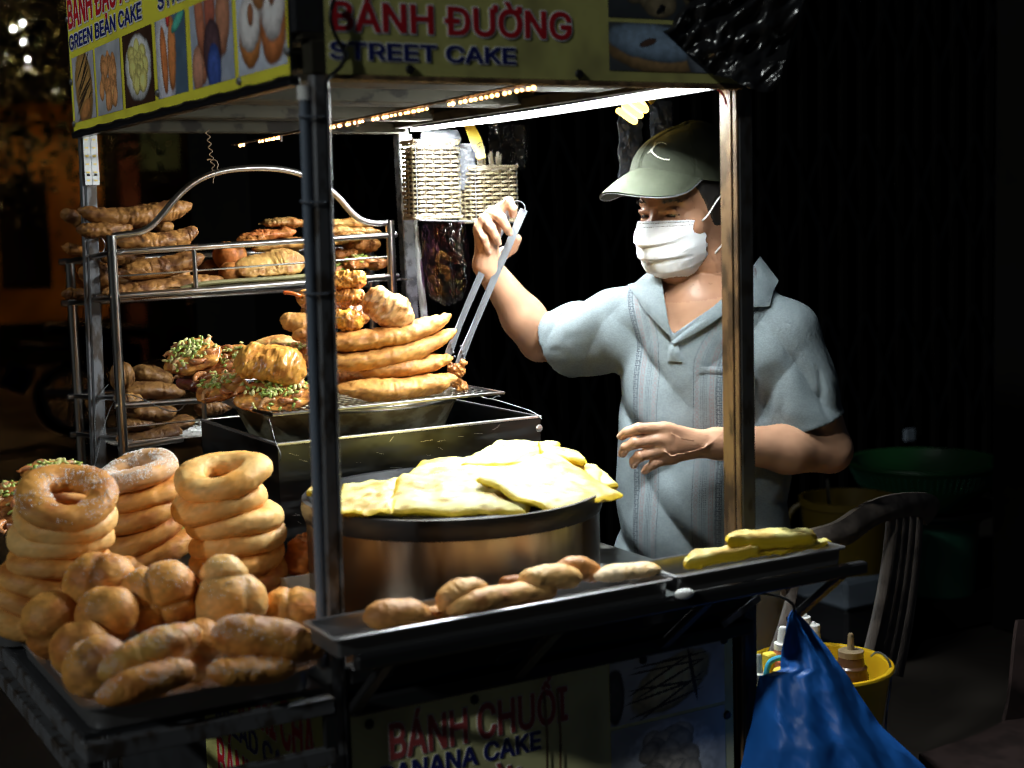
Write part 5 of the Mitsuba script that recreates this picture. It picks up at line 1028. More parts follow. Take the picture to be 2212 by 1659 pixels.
# ---- yellow folded cakes
YEL, YTOP = np.array([.66, .44, .012]), np.array([.60, .53, .20])
def cake(corners, th, seed, lab, wob=.008, group='yellow folded cakes'):
    """soft folded slab over four 3-D corners, thickness th, rounded edge"""
    c = np.array(corners, float); n = 46; s, t = np.meshgrid(np.linspace(-1, 1, n), np.linspace(-1, 1, n), indexing='ij')
    f = 1-.05*(np.abs(s*t))**3; S, T_ = s*f*(1+.03*np.sin(t*5+seed)), t*f*(1+.03*np.sin(s*6+seed*2)); a, b = (S+1)/2, (T_+1)/2
    P = c[0]*((1-a)*(1-b))[..., None]+c[1]*(a*(1-b))[..., None]+c[2]*(a*b)[..., None]+c[3]*((1-a)*b)[..., None]
    e = np.maximum(np.abs(s), np.abs(t)); th_ = th*np.sqrt(np.clip(1-e**7, 0, 1))*.5
    wv = wob*2*(nfbm(P*16, 3, seed)-.5)*(1-.4*e)+.0045*(nfbm(P*55, 3, seed)-.5)*2; P[..., 2] += wv
    top, bot = P+EZ*th_[..., None], P-EZ*th_[..., None]
    mt, mb_ = grid_mesh(top), grid_mesh(bot)
    if vnormals(mt)[:, 2].mean() < 0: mt.invert()
    if vnormals(mb_)[:, 2].mean() > 0: mb_.invert()
    sp = np.clip((nfbm(top.reshape(-1, 3)*np.array([22, 34, 30]), 4, seed+4)-.50)/.12, 0, 1)[:, None]; ee = np.clip((e.reshape(-1, 1)-.90)/.08, 0, 1)
    ct = YTOP*(1-.75*sp)+.75*sp*np.array([.36, .18, .02]); ct = ct*(1-ee)+YEL*ee
    m = cat(mt, mb_); C = np.vstack([ct, np.tile(YEL, (n*n, 1))])
    return put('yellow_cake', m, 'dough', smooth=True, color=np.clip(C, .01, .9), label=lab, cat='cake', group=group)
cz_ = DZ+.013
cake([on(2, cz_, 726, 1112), on(2, cz_, 850, 1108), on(2, cz_+.004, 870, 1036), on(2, cz_, 735, 1052)], .016, 1, 'small square yellow cake at the left of the griddle', .003)
cake([on(2, cz_+.002, 660, 1068), on(2, cz_+.002, 700, 1064), on(2, cz_+.002, 720, 1050), on(2, cz_+.002, 676, 1056)], .014, 2, 'bit of yellow cake left behind the front post', .002)
cake([at(872, 1040, 2.56), at(1150, 1050, 2.52), at(1120, 985, 2.70), at(905, 1000, 2.72)], .02, 3, 'yellow cake lying under the middle of the pile', .004)
cake([at(826, 1112, 2.385), at(1150, 1112, 2.40), at(1120, 1018, 2.53), at(862, 1028, 2.52)], .019, 4, 'large yellow cake at the front of the griddle with a brown mark', .006)
cake([at(1000, 1045, 2.50), at(1275, 1040, 2.58), at(1262, 985, 2.78), at(985, 1003, 2.76)], .03, 5, 'thick yellow cake in the heart of the pile', .006)
cake([at(1080, 1055, 2.48), at(1305, 1062, 2.56), at(1300, 1012, 2.72), at(1100, 1008, 2.70)], .03, 6, 'yellow cake under the top slab showing at the right', .006)
cake([at(1240, 1068, 2.52), at(1338, 1052, 2.62), at(1300, 1018, 2.72), at(1210, 1030, 2.62)], .018, 7, 'yellow corner sticking out right below the top slab', .003)
cake([at(985, 1012, 2.62), at(1180, 1004, 2.60), at(1215, 960, 2.74), at(1068, 957, 2.75)], .02, 8, 'pale yellow cake crowning the back of the pile', .006)
cake([at(1170, 985, 2.60), at(1270, 1000, 2.62), at(1255, 985, 2.72), at(1160, 958, 2.70)], .018, 9, 'narrow yellow cake edge at the upper right of the pile', .003)
cake([at(1020, 1036, 2.46), at(1185, 1110, 2.385), at(1352, 1072, 2.51), at(1190, 976, 2.63)], .017, 10, 'large top yellow slab with a drooping corner at the right', .008)
yt = 'folded yellow cakes on the narrow right tray'
cake([at(1475, 1222, 2.36), at(1520, 1222, 2.36), at(1530, 1205, 2.40), at(1480, 1208, 2.40)], .016, 11, 'yellow cake end lowest at the left of the narrow tray', .002, yt)
cake([at(1478, 1222, 2.345), at(1640, 1192, 2.41), at(1650, 1178, 2.46), at(1488, 1200, 2.40)], .022, 12, 'folded yellow cake in the middle of the narrow tray', .003, yt)
cake([at(1590, 1205, 2.40), at(1790, 1176, 2.49), at(1796, 1166, 2.53), at(1600, 1190, 2.45)], .012, 13, 'thin yellow cake at the bottom of the narrow tray reaching its right end', .002, yt)
cake([at(1566, 1176, 2.39), at(1762, 1168, 2.46), at(1765, 1154, 2.51), at(1572, 1158, 2.44)], .026, 14, 'thick folded yellow cake on top at the right of the narrow tray', .003, yt)

# ---- twisted buns on the narrow front tray
TW, TW2 = np.array([.74, .40, .13]), np.array([.48, .20, .06])
def twist(P, w, h, seed, lab, a=TW, b=TW2):
    P = np.array([on(1, -.10+dy, u, v) for u, v, dy in P]); mc = loaf(P, w, h, seed, a, b, .0024, 3.4, wr=.12); food('twisted_bun', lab, 'twisted bun', mc, group='twisted buns on the narrow front tray')
twist([(786, 1340, 0), (850, 1328, 0), (935, 1336, .01)], .026, .021, 191, 'short smooth twisted bun leftmost on the narrow tray', a=np.array([.55, .25, .06]))
twist([(905, 1330, .03), (950, 1322, .03), (990, 1312, .03)], .012, .010, 195, 'thin end of a twisted bun behind the leftmost one')
twist([(950, 1318, 0), (990, 1280, 0), (1050, 1272, .0)], .022, .018, 192, 'curled left part bun of the long twisted pair', b=np.array([.3, .12, .04]))
twist([(965, 1322, -.02), (1040, 1298, -.02), (1140, 1282, -.01), (1200, 1274, 0)], .022, .018, 193, 'long twisted bun in the middle of the narrow tray')
twist([(1120, 1262, .0), (1190, 1246, 0), (1255, 1250, .0)], .024, .018, 194, 'smooth light bun right of the long twisted bun', a=PALE*.95, b=TW)
twist([(1200, 1232, .02), (1255, 1228, .02), (1300, 1250, .01)], .020, .017, 196, 'browner bun lying over the smooth light one', a=np.array([.5, .22, .06]))
twist([(1285, 1248, -.01), (1350, 1235, -.01), (1425, 1228, 0)], .022, .012, 197, 'very pale bun at the right end of the narrow front tray', a=np.array([.66, .5, .3]), b=PALE)
twist([(1080, 1262, .04), (1110, 1258, .04), (1140, 1258, .04)], .012, .01, 198, 'small brown bun bit behind the twisted buns', a=BROWN)
# ------------------------------------------------------------------ the vendor
def nets_sparse(fn, lo, hi, h, B=8):
    lo = np.array(lo, float); n = (np.ceil((np.array(hi)-lo)/h/B).astype(int)*B)+1
    cb = [lo[k]+(np.arange((n[k]-1)//B)+.5)*B*h for k in range(3)]
    g = np.stack(np.meshgrid(*cb, indexing='ij'), -1); s = fn(g.reshape(-1, 3).astype(np.float32)).reshape(g.shape[:3])
    S = np.repeat(np.repeat(np.repeat(np.sign(s).astype(np.float32), B, 0), B, 1), B, 2); S = np.pad(S, ((0, 1),)*3, mode='edge')
    act = np.argwhere(np.abs(s) < B*h*1.25); o = np.stack(np.meshgrid(*[np.arange(B+1)]*3, indexing='ij'), -1).reshape(-1, 3)
    for i in range(0, len(act), 400):
        ii = act[i:i+400, None]*B+o[None]; S[tuple(ii.reshape(-1, 3).T)] = fn((lo+ii.reshape(-1, 3)*h).astype(np.float32))
    return S, lo, h
def nets_from(S, lo, h):
    n = np.array(S.shape); I = S < 0
    c = np.zeros(n-1, np.int8)
    for a in (0, 1):
        for b in (0, 1):
            for d in (0, 1): c += I[a:n[0]-1+a, b:n[1]-1+b, d:n[2]-1+d]
    cells = np.argwhere((c > 0) & (c < 8)); idx = np.full(n-1, -1, np.int32); idx[tuple(cells.T)] = np.arange(len(cells)); acc = np.zeros((len(cells), 3)); cnt = np.zeros(len(cells)); F = []
    for axis in range(3):
        o = [(axis+1) % 3, (axis+2) % 3]
        for a in (0, 1):
            for b in (0, 1):
                off = np.zeros(3, int); off[o[0]], off[o[1]] = a, b; p = cells+off; q = p.copy(); q[:, axis] += 1
                sa, sb = S[tuple(p.T)], S[tuple(q.T)]; m = (sa < 0) != (sb < 0); pos = off+np.zeros((len(cells), 3)); pos[:, axis] = np.where(m, sa/np.where(m, sa-sb, 1), 0); acc[m] += pos[m]; cnt[m] += 1
        sl = [slice(None)]*3; s2 = [slice(None)]*3; sl[axis], s2[axis] = slice(0, -1), slice(1, None)
        e = np.argwhere(I[tuple(sl)] != I[tuple(s2)]); e = e[(e[:, o[0]] > 0) & (e[:, o[1]] > 0) & (e[:, o[0]] < n[o[0]]-1) & (e[:, o[1]] < n[o[1]]-1)]; q = []
        for a, b in ((1, 1), (0, 1), (0, 0), (1, 0)):
            z = e.copy(); z[:, o[0]] -= a; z[:, o[1]] -= b; q.append(idx[tuple(z.T)])
        q = np.stack(q, 1); fl = ~I[tuple(e.T)]; q[fl] = q[fl][:, ::-1]; F += [q[:, [0, 1, 2]], q[:, [0, 2, 3]]]
    return trimesh.Trimesh(lo+(cells+acc/cnt[:, None])*h, np.vstack(F), process=False)
_cap, _ell = s_cap, s_ell
def s_cap(p, a, b, ra, rb): return _cap(p, a, b, ra*KS, rb*KS)
def s_ell(p, c, r, R=None): return _ell(p, c, np.asarray(r)*KS, R)
KS = 1.0
def near(p, c, r): return np.linalg.norm(p-np.asarray(c, np.float32), axis=1) < r
def local(p, mask, f, far=.5):
    o = np.full(len(p), far, np.float32)
    if mask.any(): o[mask] = f(p[mask])
    return o

KP = 1.05
_at = at
def at(u, v, d): return _at(u, v, d*KP)
YAW_H, YAW_T = math.radians(50), math.radians(24)
HC = at(1486, 450, 2.85)
hf0 = -VFh*math.cos(YAW_H)-VRh*math.sin(YAW_H); hl = VRh*math.cos(YAW_H)-VFh*math.sin(YAW_H)
hf = unit(hf0-EZ*.13); hu = np.cross(hf, hl)
RH = basis(hl, hf, hu); SC = 1.07*KP                                   # head frame: person's left, forward, up
def H(x, y, z): return HC+RH@(np.array([x, y, z])*SC)
tf = -VFh*math.cos(YAW_T)-VRh*math.sin(YAW_T); tl = VRh*math.cos(YAW_T)-VFh*math.sin(YAW_T); RT = basis(tl, tf, EZ)
SR, SL = at(1326, 692, 2.94), at(1700, 718, 2.81)
ER, WR = at(1166, 732, 3.08), at(1050, 572, 2.99)
EL, WL = at(1792, 972, 2.83), at(1548, 958, 2.715)
CH, BE, HI = at(1524, 800, 2.90), at(1518, 1040, 2.91), at(1516, 1240, 2.92)
NB = at(1508, 640, 2.885)

def face_sdf(q):                                                     # head frame, metres before SC
    f = s_ell(q, (0, -.012, .03), (.076, .097, .090)); f = smin(f, s_ell(q, (0, .022, -.055), (.060, .066, .066)), .03)
    f = smin(f, s_cap(q, (-.012, .066, -.098), (.012, .066, -.098), .022, .022), .025)
    for s in (-1, 1):
        f = smin(f, s_ell(q, (s*.042, .046, -.028), (.028, .028, .026)), .018)
        f = smin(f, s_cap(q, (s*.050, .058, .020), (s*.014, .076, .017), .010, .009), .012)
        k = -s_ell(q, (s*.031, .094, -.002), (.020, .014, .011)); f = -smin(-f, -k, .008)
        f = smin(f, s_ell(q, (s*.031, .067, .0), (.0185, .0135, .0135)), .006)
        f = smin(f, s_cap(q, (s*.044, .0775, .007), (s*.018, .0815, .0075), .0042, .0040), .005)
        f = smin(f, s_cap(q, (s*.046, .0715, -.010), (s*.020, .080, -.013), .0040, .0042), .006)
        f = smin(f, s_ell(q, (s*.078, -.026, -.012), (.009, .019, .031)), .008)
        f = smin(f, s_cap(q, (s*.05, -.0, -.10), (s*.03, -.03, -.22), .018, .02), .03)
    f = smin(f, s_cap(q, (0, .0755, .004), (0, .103, -.042), .0105, .0145), .014)
    f = smin(f, s_cap(q, (0, -.025, -.07), (0, -.035, -.22), .054, .058), .03)
    f = smin(f, s_cap(q, (0, .012, -.125), (0, .004, -.15), .018, .016), .03)
    zz = q[:, 2]; return f+np.where(zz < -.115, .0011*np.sin(zz*520+q[:, 0]*60+2*np.sin(q[:, 0]*40)), 0).astype(np.float32)
def chain(p, pts, rs, k, f=None):
    for a, b, ra, rb in zip(pts[:-1], pts[1:], rs[:-1], rs[1:]):
        g = s_cap(p, a, b, ra, rb); f = g if f is None else smin(f, g, k)
    return f
def hand(p, wrist, wr, mcps, fingers, thumb, thr, veins, fr):
    f = s_cap(p, wrist, (np.array(wrist)+np.mean(mcps, 0))/2, wr, .019)
    for m_, r in zip(mcps, fr): f = smin(f, s_cap(p, wrist+(m_-wrist)*.15, m_, .0165, r*1.18), .011)
    for a, b in zip(mcps[:-1], mcps[1:]): f = smin(f, s_cap(p, a+(wrist-a)*.1, b+(wrist-b)*.1, .0105, .0100), .010)
    for fg, r in zip(fingers, fr):
        g = chain(p, fg, np.array([1.12, 1.02, .93, .84])*r, .0022); g = smin(g, s_ell(p, fg[1], (r*1.10,)*3), .003); f = smin(f, g, .0045)
    f = smin(f, chain(p, thumb, thr, .003), .008)
    for v in veins: f = smin(f, chain(p, v, [.0019]*len(v), .003), .005)
    return f
RHM = [at(1079, 452, 2.958), at(1062, 460, 2.952), at(1046, 473, 2.952), at(1033, 491, 2.957)]
RHF = [[RHM[0], at(1099, 436, 2.944), at(1108, 450, 2.946), at(1108, 462, 2.955)], [RHM[1], at(1082, 471, 2.935), at(1093, 489, 2.941), at(1099, 501, 2.952)],
       [RHM[2], at(1061, 492, 2.935), at(1070, 510, 2.941), at(1076, 522, 2.952)], [RHM[3], at(1045, 514, 2.94), at(1051, 530, 2.946), at(1055, 541, 2.954)]]
LHM = [at(1433, 925, 2.668), at(1421, 950, 2.662), at(1428, 973, 2.667), at(1442, 992, 2.678)]
LHF = [[LHM[0], at(1379, 926, 2.652), at(1354, 934, 2.656), at(1343, 942, 2.662)], [LHM[1], at(1371, 957, 2.648), at(1351, 967, 2.652), at(1345, 979, 2.662)],
       [LHM[2], at(1381, 986, 2.648), at(1370, 996, 2.656), at(1369, 1004, 2.666)], [LHM[3], at(1413, 1002, 2.662), at(1401, 1010, 2.662), at(1394, 1017, 2.667)]]
def vein(*q): return [at(*k) for k in q]
LV = [vein((1462, 983, 2.648), (1490, 976, 2.648), (1520, 968, 2.672), (1545, 950, 2.688)), vein((1448, 935, 2.645), (1475, 948, 2.64), (1500, 952, 2.652)), vein((1436, 975, 2.652), (1450, 985, 2.648), (1462, 983, 2.646))]
def body_sdf(p):
    global KS
    KS = KP
    f = chain(p, [NB, CH, BE, HI], [.06, .085, .085, .09], .05)
    f = smin(f, s_ell(p, CH, (.146, .094, .19), RT), .05); f = smin(f, s_ell(p, BE, (.138, .086, .2), RT), .05)
    f = smin(f, s_cap(p, SR, NB, .045, .05), .05); f = smin(f, s_cap(p, SL, NB, .045, .05), .05)
    KS = 1.0; f = np.minimum(f, local(p, near(p, HC, .38), lambda q: face_sdf(((q-HC)@RH/SC).astype(np.float32))*SC)); KS = KP
    f = smin(f, s_cap(p, NB+tf*.035-EZ*.03, CH+tf*.03, .05, .07), .05)
    a = chain(p, [SR, SR*.5+ER*.5, ER], [.052, .047, .043], .02); f = smin(f, a, .03)
    a = chain(p, [ER, ER*.68+WR*.32+VU*-.003, WR], [.0415, .043, .0265], .02); a = smin(a, s_cap(p, ER+VU*-.012, ER*.8+WR*.2, .03, .03), .03); f = smin(f, a, .012)
    a = chain(p, [SL, SL*.5+EL*.5, EL], [.046, .048, .043], .02); f = smin(f, a, .03)
    a = chain(p, [EL, EL*.62+WL*.38-EZ*.002, WL], [.043, .0455, .0285], .02); f = smin(f, a, .012)
    f = smin(f, local(p, near(p, RHM[1]*.5+WR*.5, .16), lambda q: hand(q, WR, .0255, RHM, RHF, [at(1050, 556, 3.0), at(1080, 552, 3.022), at(1106, 536, 3.016), at(1117, 516, 3.002)], [.017, .0145, .0118, .0100], [vein((1040, 540, 2.966), (1046, 510, 2.943), (1052, 485, 2.938))], [.0098, .0098, .0092, .0080]), .3), .012)
    f = smin(f, local(p, near(p, LHM[1]*.6+WL*.4, .19), lambda q: hand(q, WL, .0275, LHM, LHF, [at(1515, 960, 2.735), at(1465, 965, 2.735), at(1425, 968, 2.725), at(1398, 968, 2.71)], [.018, .015, .0120, .0100], LV, [.0100, .0100, .0096, .0084]), .3), .012)
    for s in (-1, 1):
        hp = HI+tl*s*.085; f = smin(f, chain(p, [hp, hp+np.array([0, 0, .48-hp[2]]), hp+np.array([0, 0, .1-hp[2]])], [.085, .06, .045], .03), .05)
        f = smin(f, s_cap(p, hp+np.array([0, 0, .05-hp[2]]), hp+tf*.13+np.array([0, 0, .04-hp[2]]), .045, .035), .03)
    return f
def outline_v(p, poly):                                              # signed distance (m) to a planar outline seen along VF
    d = p-CAM.astype(np.float32); z = d@VF.astype(np.float32); U = 1106+FOC*(d@VR.astype(np.float32))/z; V_ = 829.5-FOC*(d@VU.astype(np.float32))/z
    pts = shapely.points(U, V_); g = Polygon(poly); s = shapely.distance(g.exterior, pts); return np.where(shapely.contains(g, pts), -s, s)*.0009, z
ARX, ALX = unit(at(1200, 738, 3.06)-SR), unit(at(1752, 925, 2.825)-SL)
RO_, LO_ = at(1208, 735, 3.045), at(1751, 918, 2.825)
def fw(x): return 1.7*(1-np.abs(np.sin(x*.5)))**1.4-.55
def folds(p):
    q = np.asarray(p, np.float64)-CH; a, b, c = q@tl, q@tf, q[:, 2]; o = np.zeros(len(q))
    o += .0135*fw((c*.86+a*.9)*38+3*nfbm(q*7, 2, 3))*np.exp(-((a+.10)/.075)**2-((c+.05)/.13)**2)       # from the right armpit down
    o += .0150*fw((c*.8-a*1.0)*42+3*nfbm(q*7, 2, 4))*np.exp(-((a-.12)/.07)**2-((c+.03)/.14)**2)        # towards the left armpit
    o += .0085*fw(c*26+a*30+4*nfbm(q*5, 2, 6))*np.exp(-((c+.33)/.16)**2)
    dl = np.linalg.norm(p-(SL*.45+EL*.55), axis=1); o += .0125*fw((q@unit(tl*.8+EZ*.5))*60+3*nfbm(q*9, 2, 7))*np.exp(-(dl/.13)**2)
    dr = np.linalg.norm(p-(SR*.55+ER*.45), axis=1); o += .0085*fw((q@unit(tl*.75-EZ*.65))*70+3*nfbm(q*9, 2, 8))*np.exp(-(dr/.12)**2)
    o += .0110*fw((c*.55-a*.85)*24+5*nfbm(q*4, 2, 31))*np.exp(-((a-.02)/.16)**2-((c+.22)/.15)**2)              # slack across the belly
    for A_, B_, n_, sd in ((SR, RO_, 6, 21), (SL, LO_, 7, 22)):                                                # folds running down the sleeves
        ax_ = unit(B_-A_); rel = p-A_; tt = np.clip((rel@ax_)/np.linalg.norm(B_-A_), 0, 1.1); e1 = unit(np.cross(ax_, VF)); e2 = np.cross(ax_, e1); an = np.arctan2(rel@e2, rel@e1); ds = np.linalg.norm(rel-np.outer(rel@ax_, ax_), axis=1)
        o += (.0018 if sd == 21 else .0040)*fw(an*n_+2.6*nfbm(np.stack([an*1.2, tt*2.5, 0*an], -1), 2, sd)*3)*np.clip(tt*1.4-.15, 0, 1)*np.exp(-(np.maximum(ds-.09, 0)/.03)**2)*(tt < 1.1)
    for E_, X_ in ((RO_, ARX), (LO_, ALX)):                                                                    # the hems lie calmer than the sleeves
        dd = p-E_; o *= 1-.9*np.exp(-((dd@X_)/.035)**2)*(np.linalg.norm(dd, axis=1) < .13)
    return (o+.006*(nfbm(q*9, 3, 9)-.5)+.006*(nfbm(q*4, 2, 12)-.5)).astype(np.float32)
def shirt_solid(p):
    global KS
    KS = KP
    f = s_ell(p, CH-EZ*.02, (.172, .116, .27), RT); f = smin(f, s_ell(p, BE, (.172, .124, .33), RT), .05); f = smin(f, s_ell(p, HI, (.176, .122, .24), RT), .05)
    f = smin(f, chain(p, [SR, NB-EZ*.015, SL], [.050, .070, .050], .03), .05)
    f = smin(f, s_cap(p, NB+tf*.03-EZ*.05, CH+tf*.02, .07, .09), .05)
    r = smin(s_cap(p, SR, RO_+ARX*.05, .062, .065), s_cap(p, SR-EZ*.035+VR*.02, RO_-EZ*.018+ARX*.05, .066, .060), .02)
    r = np.maximum(r, (p-RO_.astype(np.float32))@(ARX-VU*.12).astype(np.float32)); f = smin(f, r, .028)
    l = smin(s_cap(p, SL, LO_+ALX*.05, .058, .074), s_cap(p, SL-VR*.02-EZ*.05, LO_-VR*.004+ALX*.05, .064, .072), .02)
    l = np.maximum(l, (p-LO_.astype(np.float32))@(ALX+VR*.10).astype(np.float32)); f = smin(f, l, .028)
    return f+folds(p)
VPOLY = [(1428, 560), (1434, 640), (1440, 690), (1454, 722), (1500, 690), (1566, 645), (1590, 600), (1600, 560)]
def shirt_sdf(p):
    f = shirt_solid(p)
    hem = HI[2]-.055; f = np.maximum(f, hem-p[:, 2])
    f = np.maximum(f, -(s_cap(p, RO_-ARX*.022, RO_+ARX*.06, .050, .053))); f = np.maximum(f, -(s_cap(p, LO_-ALX*.022, LO_+ALX*.06, .053, .057)))
    m = near(p, NB+tf*.08, .22)
    def cut(q):
        s, z = outline_v(q, VPOLY); return np.maximum(s, z-2.86*KP)
    f = np.maximum(f, -local(p, m, lambda q: cut(q).astype(np.float32), .5))
    return np.maximum(f, -s_cap(p, H(0, -.03, -.10), NB-EZ*.01, .066, .068))
man = thing('person', 'man in olive cap, white face mask and grey polo shirt reaching out with tongs', 'person')
SKIN, SKIN2 = np.array([.48, .265, .165]), np.array([.36, .175, .105])
bm = nets_from(*nets_sparse(body_sdf, (.56, .10, -.01), (1.46, .92, 1.76), .0031))
t = np.clip((nfbm(bm.vertices*30, 4, 2)-.35)/.35, 0, 1)[:, None]; C = SKIN*(1-t)+(SKIN*.6+SKIN2*.4)*t
hq = (bm.vertices-HC)@RH/SC; fm = np.linalg.norm(bm.vertices-HC, axis=1) < .2
C[fm] = C[fm]*np.array([.86, .80, .76]); sp = (nnoise(bm.vertices*190, 3) > .9) & fm; C[sp] *= .72
for fs in (RHF, LHF):
    for fg in fs:
        for q, r in ((fg[1], .011), (fg[3], .010)):
            w = np.exp(-(np.linalg.norm(bm.vertices-q, axis=1)/r)**2)[:, None]; C = C*(1-.35*w)+.35*w*np.array([.52, .23, .15])
put('body', bm, 'skin', man, smooth=True, color=np.clip(C, .01, .9))
# nails
for fs, nn in ((RHF, unit(-VF*.9+VU*.3)), (LHF, unit(-VF*.75+VU*.6))):
    for fg, r in zip(fs, (.0083, .0083, .0079, .0068)):
        d = unit(fg[3]-fg[2]); n_ = unit(nn-d*(nn@d)); s = np.cross(d, n_)
        g = np.stack([fg[3]+d*(a*.0058+.0008)+(s*math.sin(b)*.78+n_*math.cos(b))*r*1.04*(1-.10*max(a, 0)) for a in np.linspace(-1, 1, 6) for b in np.linspace(-.75, .75, 7)]).reshape(6, 7, 3)
        m = grid_mesh(g)
        if vnormals(m).mean(0)@n_ < 0: m.invert()
        put('nail', solidify(m, .0008), mat('nail', (.52, .33, .25), .3) if 'nail' not in scene else 'nail', man)
# eyes, brows, hair
mat('eye_dark', (.012, .008, .006), .15, spec=.7); mat('hair', (.016, .013, .012), .5)
for s in (-1, 1):
    put('lash_line', tube(np.array([H(s*(.031+.0165*a), .0815-.0055*a*a-(.0035*a if a > 0 else 0), -.0008-.0020*(a*a)+.001*a) for a in np.linspace(-1, 1, 14)]), .0016, 6), 'eye_dark', man)
    put('eye', tube(np.array([H(s*(.031+.0105*a), .0805-.003*a*a, -.0030-.0008*a*a) for a in np.linspace(-1, 1, 9)]), .0018*np.ones(9), 6), 'eye_dark', man)
    br = []; r3 = np.random.default_rng(6+s)
    for k in range(70):
        a = r3.uniform(-1, 1); p = H(s*(.033+.019*a), .0865-.006*a*a-.009*max(a, 0), .0215+.003*(1-a*a)+r3.normal()*.0018); br.append(tube(np.array([p, p+RH@np.array([s*.005, -.0005, .002])]), .0006, 4))
    put('eyebrow', cat(br), 'hair', man, kind='stuff')
def hair_sdf(p):
    global KS
    KS = 1.0
    q = ((p-HC)@RH/SC).astype(np.float32); f = s_ell(q, (0, -.016, .024), (.0800, .0985, .094)); f = np.maximum(f, q[:, 1]-.036-.5*(q[:, 2]-.03)); f = np.maximum(f, -.040-q[:, 2]-(q[:, 1]*.5)); f = np.maximum(f, q[:, 2]-.075)
    return (f*SC+.0022*(nnoise(np.asarray(p, float)@np.stack([VR*150, VF*150, VU*55], 1))-.5)).astype(np.float32)
hm = nets(hair_sdf, HC-.14, HC+.14, .0032); put('hair', hm, 'hair', man, smooth=True)
# cap
mat('olive_cloth', proc2((.031, .036, .020), (.024, .028, .0155), lambda p, n, uv: fb(p.x*300, p.y*300, p.z*300, 2)), .85, sheen=.3)
mat('cap_lining', (.10, .10, .11), .8); mat('stitch_white', (.70, .68, .58), .6)
def crown(ph, t):
    """ph around from the front, t 0 at the lower edge .. 1 at the apex; head frame"""
    ca, sa = np.cos(ph), np.sin(ph); z0 = .046+.038*np.clip(ca, 0, 1)**1.5-.010*np.clip(-ca, 0, 1)
    ang = t*np.pi/2; rx, ry = .0865, np.where(ca > 0, .116, .112); k = np.cos(ang)**.80; zt = .150-.004*ca
    g = 1-.012*np.exp(-((np.mod(ph+np.pi/6, np.pi/3)-np.pi/6)/.035)**2)*np.cos(ang)
    x, y = rx*sa*k*g, ry*ca*k*g-.006-.012*t; z = z0+(zt-z0)*np.sin(ang)**1.08; w = .0035*(nfbm(np.stack([x*22, y*22, z*22], -1), 3, 4)-.5)*2
    return np.stack([x*(1+w*7), y*(1+w*7), z+w], -1)
PH, TT = np.meshgrid(np.linspace(-np.pi, np.pi, 145), np.linspace(0, 1, 40), indexing='ij')
cm = grid_mesh(HC+(crown(PH, TT)*SC)@RH.T)
if ((cm.vertices-HC)*vnormals(cm)).sum() < 0: cm.invert()
cap = put('cap', solidify(cm, .0022), 'olive_cloth', man, label='faded olive green baseball cap with a white curved mark')
for k in range(6):
    ph = k*np.pi/3; tt = np.linspace(.03, .97, 26)
    for dp in (-.03, .03): put('seam', tube(HC+((crown(np.full(26, ph)+dp/np.maximum(np.cos(tt*1.5), .25), tt)*1.004)*SC)@RH.T, .0007, 5), 'olive_cloth', cap)
put('button', xf(trimesh.creation.icosphere(2, .006), RH, HC+RH@np.array([0, -.018, .151])*SC, (1, 1, .6)), 'olive_cloth', cap)
bs2, bt2 = np.meshgrid(np.linspace(-1, 1, 61), np.linspace(0, 1, 22), indexing='ij')
ph = bs2*1.16; e0 = crown(ph, 0*ph+.02); ln = .082*np.sqrt(np.clip(1-np.abs(bs2)**2.6, 0, 1))
bp = e0.copy(); bp[..., 1] += bt2*ln; bp[..., 0] *= 1+.10*bt2*np.sqrt(np.clip(1-bs2**2, 0, 1)); bp[..., 2] += -bt2*ln*.20-bt2*ln*bt2*.16-.020*(bs2**2)*np.sin(bt2*np.pi/2)*(ln/.082)
brm = grid_mesh(HC+(bp*SC)@RH.T)
if (vnormals(brm).mean(0)@EZ) < 0: brm.invert()
put('brim', solidify(brm, .0034), 'olive_cloth', cap)
put('brim_lining', solidify(xf(brm, None, -hu*.0040, 1), .0006), 'cap_lining', cap)
def on_crown(u, v):
    best = project((HC+(crown(PH, TT)*SC*1.006)@RH.T).reshape(-1, 3)); P = (HC+(crown(PH, TT)*SC*1.006)@RH.T).reshape(-1, 3)
    d = (best[:, 0]-u)**2+(best[:, 1]-v)**2+((best[:, 2]-2.84*KP) > 0)*400; i = np.argsort(d)[:3]; w = 1/(d[i]+.5); return (P[i]*w[:, None]).sum(0)/w.sum()
for pts, r in (([(1439, 312), (1430, 308), (1421, 310), (1413, 317), (1408, 325), (1406, 330)], .0009), ([(1415, 308), (1411, 318), (1405, 325), (1399, 331)], .0009), ([(1407, 322), (1410, 330), (1416, 336), (1425, 341), (1436, 345), (1446, 345)], .0013)):
    put('mark_stroke', tube(smooth_path([on_crown(*q) for q in pts], 22), r*1.35, 6, rh=r), 'stitch_white', cap)
